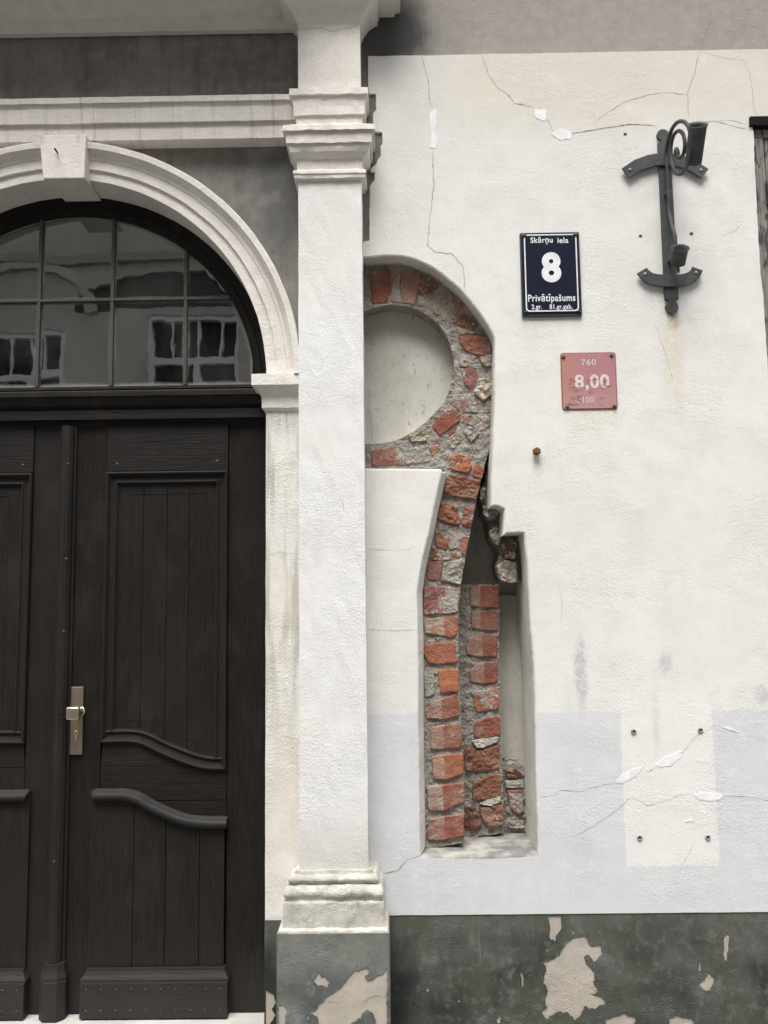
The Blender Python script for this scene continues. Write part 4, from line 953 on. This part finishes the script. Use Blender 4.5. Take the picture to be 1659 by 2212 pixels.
# meeting post (astragal) carried by the left leaf
za, zb1 = zy(919, .07, 160), zy(2092, .06, 120)
ap = [(-.029, YD+.002), (-.028, YD-.010), (-.022, YD-.012), (-.020, YD-.024), (-.012, YD-.034), (0, YD-.037), (.012, YD-.034), (.020, YD-.024), (.022, YD-.012), (.028, YD-.010), (.029, YD+.002)]
post = MB().loft([[(CX-.004+x*(1+.12*(1-t)), y, zb1+(za-zb1)*t) for x, y in ap] for t in [i/10 for i in range(11)]])
post.add([(CX-.004+x, y, za) for x, y in ap], [tuple(range(len(ap)))])
ao = post.build('meeting_post', M['door_v'], ll, props=dict(tone=.45))
hx = [(-.042, YD), (-.042, YD-.030), (-.022, YD-.052), (.022, YD-.052), (.042, YD-.030), (.042, YD)]
zfoot = at(110, 2208, YD-.05).z
rr = []
for s_, z in [(.78, zb1+.012), (.80, zb1+.004), (.86, zb1-.012), (.97, zb1-.026), (1.0, zb1-.030), (1.0, zb1-.040), (1.03, zb1-.042), (1.04, zfoot)]:
    rr.append([(CX-.002+x*s_, YD+(y-YD)*s_, z) for x, y in hx])
pf = MB().loft(rr); pf.add(rr[0], [tuple(range(6))]); pf.build('post_foot', M['door_v'], ll, bevel=.001, props=dict(tone=.6))
for px, py in [(148,1002),(143,1207),(137,1364),(128,1542),(117,1861)]:
    q = at(px, py, YD-.036)
    MB().lathe((q.x, q.y+.002, q.z), (q.x, q.y-.002, q.z), [(0, .0045), (.7, .004), (1, .0006)], 10).build('screw', M['barworn'] if py != 1542 else M['dark'], ao)
# handle
hp = [at(*p, YD-.004) for p in [(155,1483),(182,1483),(178,1630),(150,1630)]]
hx0 = (hp[0].x+hp[3].x)/2+.000; hx1 = (hp[1].x+hp[2].x)/2; hz1, hz0 = hp[0].z, hp[2].z
plate = MB().box(hx0, hx1, YD-.010, YD+.001, hz0, hz1).build('handle_plate', M['brass'], lr, bevel=.004)
k0 = at(157, 1541, YD-.06); kw = at(171,1541,YD-.06).x-at(143,1541,YD-.06).x; kh = at(157,1527,YD-.06).z-at(157,1555,YD-.06).z
MB().box(k0.x-kw/2, k0.x+kw/2, YD-.066, YD-.050, k0.z-kh/2, k0.z+kh/2).build('knob', M['knobmetal'], plate, bevel=.006, smooth=True)
MB().lathe((k0.x+.008, YD-.009, k0.z), (k0.x, YD-.052, k0.z), [(0, .016), (.1, .012), (1, .011)], 14).build('knob_neck', M['knobmetal'], plate)
kk = at(164, 1583, YD-.012)
MB().lathe((kk.x, YD-.0095, kk.z), (kk.x, YD-.0135, kk.z), [(0, .0085), (.9, .0082), (1, .0075), (1.0, .0001)], 16).build('lock_cylinder', M['keybrass'], plate)
MB().box(kk.x-.0045, kk.x+.0045, YD-.0125, YD-.0095, kk.z-.026, kk.z-.005).build('lock_cylinder', M['keybrass'], plate, bevel=.0015)
MB().box(kk.x-.0008, kk.x+.0008, YD-.0140, YD-.0130, kk.z-.004, kk.z+.005).build('keyhole', M['dark'], plate)
# closing jamb block behind the leaves
MB().box(XL-.05, JX0+.06, YD+.046, YD+.06, ZB_, 2.2).build('door_rebate', M['dark'], lr)
step = MB().box(XL-.02, JX0+.01, -.34, .14, -.09, zfoot-.001)
tag(step.build('doorstep', M['step'], bevel=.006), 'pale worn stone step under the dark door', 'step')

# ------------------------------------------------------------------ nail in keystone, rusty bolt, wall plugs
q = at(122, 327, -.10)
MB().tube([(q.x, -.09, q.z), (q.x+.004, -.125, q.z-.004), (q.x+.012, -.135, q.z-.014)], .0028, 8).build('nail', M['dark'])
tag(bpy.data.objects['nail'], 'bent rusty nail sticking out of the keystone', 'nail')
q = at(1157, 977, 0)
bo = empty('bolt', (q.x, -.003, q.z), 'rusty bolt stub sticking out of the white wall below the pink plate', 'bolt')
MB().tube([(q.x, .004, q.z), (q.x, -.03, q.z)], .008, 10).build('shank', M['rust'], bo)
MB().lathe((q.x, -.012, q.z), (q.x+.001, -.026, q.z), [(0, .0001), (0, .0145), (.9, .0140), (1, .0125), (1, .0001)], 6).build('nut', M['rust'], bo, bevel=.001)
for (px, py), lb in zip([(1368,1580),(1512,1577),(1381,1809),(1528,1808)], ['upper left', 'upper right', 'lower left', 'lower right']):
    q = at(px, py, 0)
    o = empty('wall_plug', (q.x, -.003, q.z), 'grey plastic plug at the %s corner of the unpainted patch' % lb, 'wall plug', 'four plugs left in the wall')
    MB().lathe((q.x, .002, q.z), (q.x, -.007, q.z), [(0, .0092), (.8, .0092), (1, .0082), (1, .0046), (.4, .0042)], 14).build('sleeve', M['plug'], o)
    MB().lathe((q.x, .0, q.z), (q.x, -.0045, q.z), [(0, .0036), (1, .0034), (1, .0001)], 10).build('bore', M['dark'], o)

# ------------------------------------------------------------------ signs
def text_mesh(body, x0, x1, z0, z1, y, name, mat, parent, bold=.0, th=.0006, sl=0.0):
    cu = bpy.data.curves.new('txt', 'FONT'); cu.body = body; cu.size = 1; cu.offset = bold; cu.extrude = 0; cu.resolution_u = 4; cu.space_character = 1.08
    ob = bpy.data.objects.new('txt', cu); COL.objects.link(ob)
    dg = bpy.context.evaluated_depsgraph_get(); me = ob.evaluated_get(dg).to_mesh()
    vv = [v.co.copy() for v in me.vertices]; ff = [tuple(p.vertices) for p in me.polygons]
    bpy.data.objects.remove(ob); bpy.data.curves.remove(cu)
    a, b = min(v.x for v in vv), max(v.x for v in vv); c, d = min(v.y for v in vv), max(v.y for v in vv)
    P = [(x0+(v.x-a)/(b-a)*(x1-x0), y, z0+(v.y-c)/(d-c)*(z1-z0)) for v in vv]
    return MB().add(P, ff).build(name, M[mat], parent)
def rrect(x0, x1, z0, z1, r, n=5, corners=(1, 1, 1, 1)):   # bl, br, tr, tl
    out = []
    for (cx, cz, a0), on in zip(((x0, z0, 180), (x1, z0, 270), (x1, z1, 0), (x0, z1, 90)), corners):
        rr_ = r if on else .0004; ox = cx+(rr_ if cx == x0 else -rr_); oz = cz+(rr_ if cz == z0 else -rr_)
        for i in range(n+1):
            a = math.radians(a0+90*i/n); out.append((ox+rr_*math.cos(a), oz+rr_*math.sin(a)))
    return out
sx0, sx1, sz1, sz0 = .4625, .6690, 2.707, 2.406
hn = empty('house_number_sign', ((sx0+sx1)/2, -.01, sz0), 'navy enamel house number sign with white border and big 8', 'sign')
MB().prism(rrect(sx0, sx1, sz0, sz1, .004), -.012, -.002).build('backing', M['sign_edge'], hn, bevel=.0015)
MB().prism(rrect(sx0+.005, sx1-.005, sz0+.012, sz1-.004, .004), -.0155, -.0118).build('panel', M['navy'], hn, bevel=.001)
YS = -.0160
bx0, bx1, bz0, bz1 = sx0+.0125, sx1-.0105, sz0+.0155, sz1-.0075
outer = rrect(bx0, bx1, bz0, bz1, .014, 6, (1, 1, 0, 0)); innr = rrect(bx0+.0045, bx1-.0045, bz0+.0045, bz1-.0045, .0105, 6, (1, 1, 0, 0))
MB().sheet(outer, [innr], YS, .0004).build('border', M['enamel'], hn)
for px, py in ((sx0+.0135, sz1-.010), (sx1-.0125, sz1-.010), (sx0+.0115, sz0+.0145), (sx1-.0105, sz0+.0145)):
    big = py > sz0+.1
    so_ = MB().lathe((px, YS+.001, py), (px, YS-.004, py), [(0, .010 if big else .006), (.35, .0095 if big else .0055), (.5, .0055), (.9, .005), (1, .0002)], 12).build('screw', M['screw'] if big else M['sign_edge'], hn)
u = lambda x, y: (lambda p: (p.x, p.z))(at(*zg(x, y), YS))
def box_text(body, xa, xb, ya, yb, y, nm, mat, par, bold):
    c = u((xa+xb)/2, yb); c2 = u((xa+xb)/2, ya); l = u(xa, (ya+yb)/2); r_ = u(xb, (ya+yb)/2)
    return text_mesh(body, l[0], r_[0], c[1], c2[1], y, nm, mat, par, bold)
YT = YS-.0003
box_text('Skārņu', 212, 412, 143, 211, YT, 'lettering', 'enamel', hn, .018); box_text('iela', 455, 553, 147, 197, YT, 'lettering', 'enamel', hn, .018)
box_text('8', 310, 488, 278, 551, YT, 'number', 'enamel', hn, .045)
box_text('Privātīpašums', 190, 616, 655, 741, YT, 'lettering', 'enamel', hn, .018)
box_text('2.gr.', 222, 316, 748, 806, YT, 'lettering', 'enamel', hn, .020); box_text('81.gr.gab.', 384, 590, 746, 804, YT, 'lettering', 'enamel', hn, .020)
# faded plate
c4 = [at(*zg(*p), -.004) for p in [(476,1186),(977,1180),(997,1690),(500,1702)]]
px0, px1, pz1, pz0 = (c4[0].x+c4[3].x)/2, (c4[1].x+c4[2].x)/2, (c4[0].z+c4[1].z)/2, (c4[2].z+c4[3].z)/2
pk = empty('hydrant_plate', ((px0+px1)/2, -.004, pz0), 'faded pink metal plate with worn white figures screwed to the wall', 'sign')
MB().prism(rrect(px0, px1, pz0, pz1, .010), -.006, -.002).build('rim', M['pinkedge'], pk, bevel=.001)
MB().prism(rrect(px0+.0035, px1-.0035, pz0+.0035, pz1-.0035, .008), -.0075, -.0055).build('panel', M['pink'], pk, bevel=.0008)
YK = -.0080
u = lambda x, y: (lambda p: (p.x, p.z))(at(*zg(x, y), YK))
box_text('760', 668, 803, 1243, 1299, YK-.0003, 'figures', 'pinktext', pk, .01); box_text('8,00', 610, 923, 1378, 1527, YK-.0003, 'figures', 'pinktext', pk, .03); box_text('ø100', 630, 782, 1580, 1637, YK-.0003, 'figures', 'pinktext', pk, .012)
rs = random.Random(3)
for i in range(52):
    y = rs.choice([rs.uniform(1415, 1460), rs.uniform(1490, 1570), rs.uniform(1415, 1500)]); x = rs.uniform(535, 900) if i % 3 else rs.uniform(530, 640); L = rs.uniform(20, 75); h = rs.uniform(2, 6)
    if i > 27: y = rs.uniform(1560, 1660)
    P = [u(x, y), u(x+L*.4, y+h*.6), u(min(x+L, 960), y+rs.uniform(-3, 3)), u(x+L*.5, y-h*.5)]
    MB().sheet(P, (), YK-.0009, 0).build('scratch', M['maroon'] if i % 5 < 2 else M['pink'], pk)
for x, y in [(508,1222),(942,1208),(543,1672),(967,1665)]:
    p = u(x, y); MB().lathe((p[0], YK+.002, p[1]), (p[0], YK-.005, p[1]), [(0, .0068), (.5, .0066), (.85, .0045), (1, .0002)], 12).build('screw', M['screw'], pk)

# ------------------------------------------------------------------ wrought iron flag holder
XS = (at(1432, 330).x+at(1449, 640).x)/2
fh = empty('flagpole_holder', (XS, -.01, at(1452, 680).z), 'black wrought iron flagpole holder with scroll arm and two cups', 'flag holder')
def sp2(*p): q = at(*zs(*p), -.012); return (q.x, q.z)
zt1, zb2 = sp2(600, 335)[1], sp2(700, 1840)[1]
zd1, zd2 = sp2(600, 262)[1], sp2(700, 1915)[1]
w2 = .0215; rd = .0215
bar = []
for i in range(15):
    a = math.radians(-62+(304)*i/14); bar.append((XS-.002+rd*math.cos(a), zd1+rd*math.sin(a)))
bar += [(XS-.010, zt1+.004), (XS-w2, zt1), (XS-w2-.001, (zt1+zb2)/2), (XS-w2-.002, zb2), (XS-.010, zb2-.003)]
for i in range(15):
    a = math.radians(118+304*i/14); 
    bar.append((XS+(rd+.001)*math.cos(a), zd2+(rd+.001)*math.sin(a)))
    if i == 7: bar.append((XS, zd2-rd-.008))
bar += [(XS+.010, zb2-.003), (XS+w2+.002, zb2), (XS+w2+.001, (zt1+zb2)/2), (XS+w2, zt1), (XS+.010, zt1+.004)]
ang = lambda p, cz: p
MB().prism(bar, -.013, -.002).build('back_bar', M['iron'], fh, bevel=.0012)
up_ = [(215,592),(330,515),(450,468),(540,452),(640,448),(720,452),(830,482),(950,540),(1045,600),(978,690),(900,637),(800,590),(690,565),(550,565),(400,612),(285,686)]
MB().prism([sp2(*p) for p in up_], -.020, -.0128).build('upper_strap', M['iron'], fh, bevel=.0012)
lo_ = [(358,1600),(450,1545),(500,1590),(570,1608),(680,1610),(790,1605),(860,1580),(890,1535),(990,1572),(950,1650),(880,1700),(780,1722),(680,1728),(580,1722),(450,1690)]
lo_ = [tuple(q) for q in catmull([Vector(p) for p in lo_[1:8]], 4)]+[tuple(q) for q in catmull([Vector(p) for p in lo_[8:]+lo_[:1]], 4)]
MB().prism([sp2(*p) for p in lo_], -.020, -.0128).build('lower_strap', M['iron'], fh, bevel=.0012)
for p in [(290,607),(972,612),(434,1605),(922,1593)]:
    x, z = sp2(*p); MB().lathe((x, -.019, z), (x, -.0235, z), [(0, .006), (.6, .0055), (1, .0035), (.95, .0002)], 10).build('screw', M['plug'], fh)
for name_, (xa, xb, za_, zb_) in dict(a=(XS-.11, XS+.11, 0, 0)).items(): pass
def P3(x, y): return atX(*zs(x, y), XS+.008)
sc_pts = [P3(*p) for p in [(640,905),(640,850),(642,720),(648,590),(656,440),(680,300),(720,190),(775,135),(830,140),(868,190),(888,280),(890,400),(872,510),(835,590),(790,636),(745,630),(708,570),(690,470),(690,360),(712,270),(755,225),(795,245),(815,310),(815,390),(798,455),(765,482),(742,462)]]
for i, v in enumerate(sc_pts): sc_pts[i] = Vector((XS+.002+.010*i/len(sc_pts), min(v.y, -.02), v.z))
MB().tube(catmull(sc_pts, 5), .0066, 10).build('scroll_arm', M['iron'], fh)
e = sc_pts[-1]
MB().lathe(e+Vector((.0, .0, -.006)), e+Vector((-.002, .004, .034)), [(0, .004), (.2, .009), (.5, .011), (.8, .008), (1, .001)], 10).build('scroll_bud', M['iron'], fh)
lowp = [P3(*p) for p in [(630,870),(642,950),(672,1030),(715,1130),(742,1215),(750,1290),(750,1345)]]
lowp = [Vector((XS+.002, min(v.y, -.022), v.z)) for v in lowp]
MB().tube(catmull(lowp, 5), .0068, 10).build('lower_arm', M['iron'], fh)
MB().tube([(XS, -.010, lowp[0].z-.01), (XS, lowp[0].y-.004, lowp[0].z-.012)], .009, 8).build('stem', M['iron'], fh)
ct, cb = atX(*zs(782, 1348), XS+.004), atX(*zs(757, 1520), XS+.004)
tt, tb = atX(*zs(950, 165), XS+.016), atX(*zs(906, 545), XS+.016)
WALL2 = [(0, .0265), (.9, .0285), (.96, .0295), (1, .0335), (1.012, .0325), (.96, .0265), (.05, .024), (.05, .0002)]
def cup(a, b, nm, k):
    MB().lathe(b, a, [(0, .0002)]+[(h, r*k) for h, r in WALL2], 22).build(nm, M['iron'], fh)
print('cup', ct, cb, 'tube', tt, tb)
cb = at(*zs(757, 1500), ct.y+.042); tb = at(*zs(906, 535), tt.y+.085)
cup(tt, tb, 'upper_cup', .98); cup(ct, cb, 'lower_cup', .92)
MB().tube([(XS, -.014, cb.z+.028), (ct.x-.004, ct.y+.030, cb.z+.03)], .008, 8).build('cup_stem', M['iron'], fh)
rc = Vector((cb.x, cb.y-.002, cb.z-.018))
MB().tube([rc+Vector((.011*math.cos(a)*.5, .011*math.cos(a)*.8, .014*math.sin(a))) for a in [2*math.pi*i/16 for i in range(17)]], .0024, 8).build('ring', M['iron'], fh)

# ------------------------------------------------------------------ old timber window frame at the right edge
wf = empty('timber_shutter', (1.6, .03, WIN[-1][1]), 'weathered grey timber shutter frame at the right picture edge', 'shutter')
zt2 = at(1640, 285, .03).z; zb3 = WIN[-1][1]-.05; x0 = at(1626, 300, .03).x-.02
MB().prism([(x0-.006, zt2), (1.96, zt2), (1.96, zt2+.036), (x0-.004, zt2+.036)], -.012, .06).build('lintel', M['dark'], wf, bevel=.004)
MB().box(x0-.005, 1.95, .012, .07, zt2-.03, zt2-.0005).build('top_rail', M['timber'], wf, bevel=.003)
xpr = at(1650, 400, .03).x
MB().prism([(x0, zt2-.031), (x0, zb3), (at(1672,1000,.03).x+.04, zb3), (xpr, zt2-.031)], .014, .07).build('post', M['timber'], wf, bevel=.003)
xq = xpr+.007
for i in range(3): MB().box(xq+.19*i, xq+.185+.19*i, .022, .06, zb3, zt2-.032).build('board', M['timber'], wf, bevel=.003)
MB().box(x0, 1.96, .075, .1, zb3, zt2).build('backing', M['dark'], wf)
hq = at(1655, 395, .01); hq2 = at(1655, 445, .01)
hg = MB().box(hq.x-.003, hq.x+.05, .002, .0135, hq2.z, hq.z).build('hinge', M['iron'], wf, bevel=.002)
MB().tube([(hq.x+.004, -.006, hq.z-.002), (hq.x+.004, -.006, hq2.z+.03)], .008, 10).build('hinge_pin', M['iron'], hg)

# ------------------------------------------------------------------ the house across the street (seen mirrored in the fanlight)
YO = -6.2
op = empty('opposite_building', (-2, YO, -.09), 'grey rendered house with white framed windows mirrored in the fanlight panes', 'building')
def ox(px): return (px-830)/1790*(2.92+.12-YO)
def oz(py): return 1.45+(1294-py)/1790*(2.92+.12-YO)
wins = [(ox(305), ox(495), 2.7, oz(668)), (ox(-70), ox(112), 2.7, oz(690)), (ox(305)+3.9, ox(495)+3.9, 2.7, oz(668)), (ox(305)+2.2, ox(495)+2.2, 2.7, oz(668))]
holes = [[(a, c), (b, c), (b, d), (a, d)] for a, b, c, d in wins]
arc = [(ox(330)+1.05*math.cos(a), oz(650)+.45*math.sin(a)) for a in [math.pi*i/20 for i in range(21)]]
arc2 = [(ox(40)+.75*math.cos(a), oz(650)+.62*math.sin(a)) for a in [math.pi*i/20 for i in range(21)]]
MB().sheet([(-9, -.09), (9, -.09), (9, 8.4), (-9, 8.4)], holes+[arc], YO, -.4).build('wall', M['opp'], op)
MB().box(-9, 9, YO-.6, YO-.25, -.09, 8.35).build('wall_core', M['oppdark'], op)
MB().sheet(arc, (), YO-.06, 0).build('arched_panel', M['oppdark'], op)
MB().sweep(arc2, [(0, YO+.0), (0, YO+.05), (.12, YO+.05), (.12, YO)], False).build('arch_moulding', M['opp'], op)
MB().box(-9, 9, YO, YO+.30, 7.9, 8.2).build('eaves_cornice', M['oppcream'], op)
MB().box(-9, 9, YO, YO+.06, 5.35, 5.45).build('string_course', M['oppcream'], op)
for a, b, c, d in wins:
    w_ = MB()
    t_ = .055
    for q in ((a, a+t_, c, d), (b-t_, b, c, d), (a+t_, b-t_, d-t_, d), (a+t_, b-t_, c, c+t_), (a+t_, b-t_, d-.56, d-.48)): w_.box(q[0], q[1], YO-.10, YO-.02, q[2], q[3])
    w_.box((a+b)/2-.045, (a+b)/2+.045, YO-.095, YO-.015, c+t_, d-.56)
    for f_ in (.27, .52, .76): w_.box(a+(b-a)*f_-.014, a+(b-a)*f_+.014, YO-.09, YO-.03, d-.48, d-t_)
    wo = w_.build('window', M['white'], op)
    MB().box(a, b, YO-.16, YO-.11, c, d).build('window_pane', M['interior'], wo)
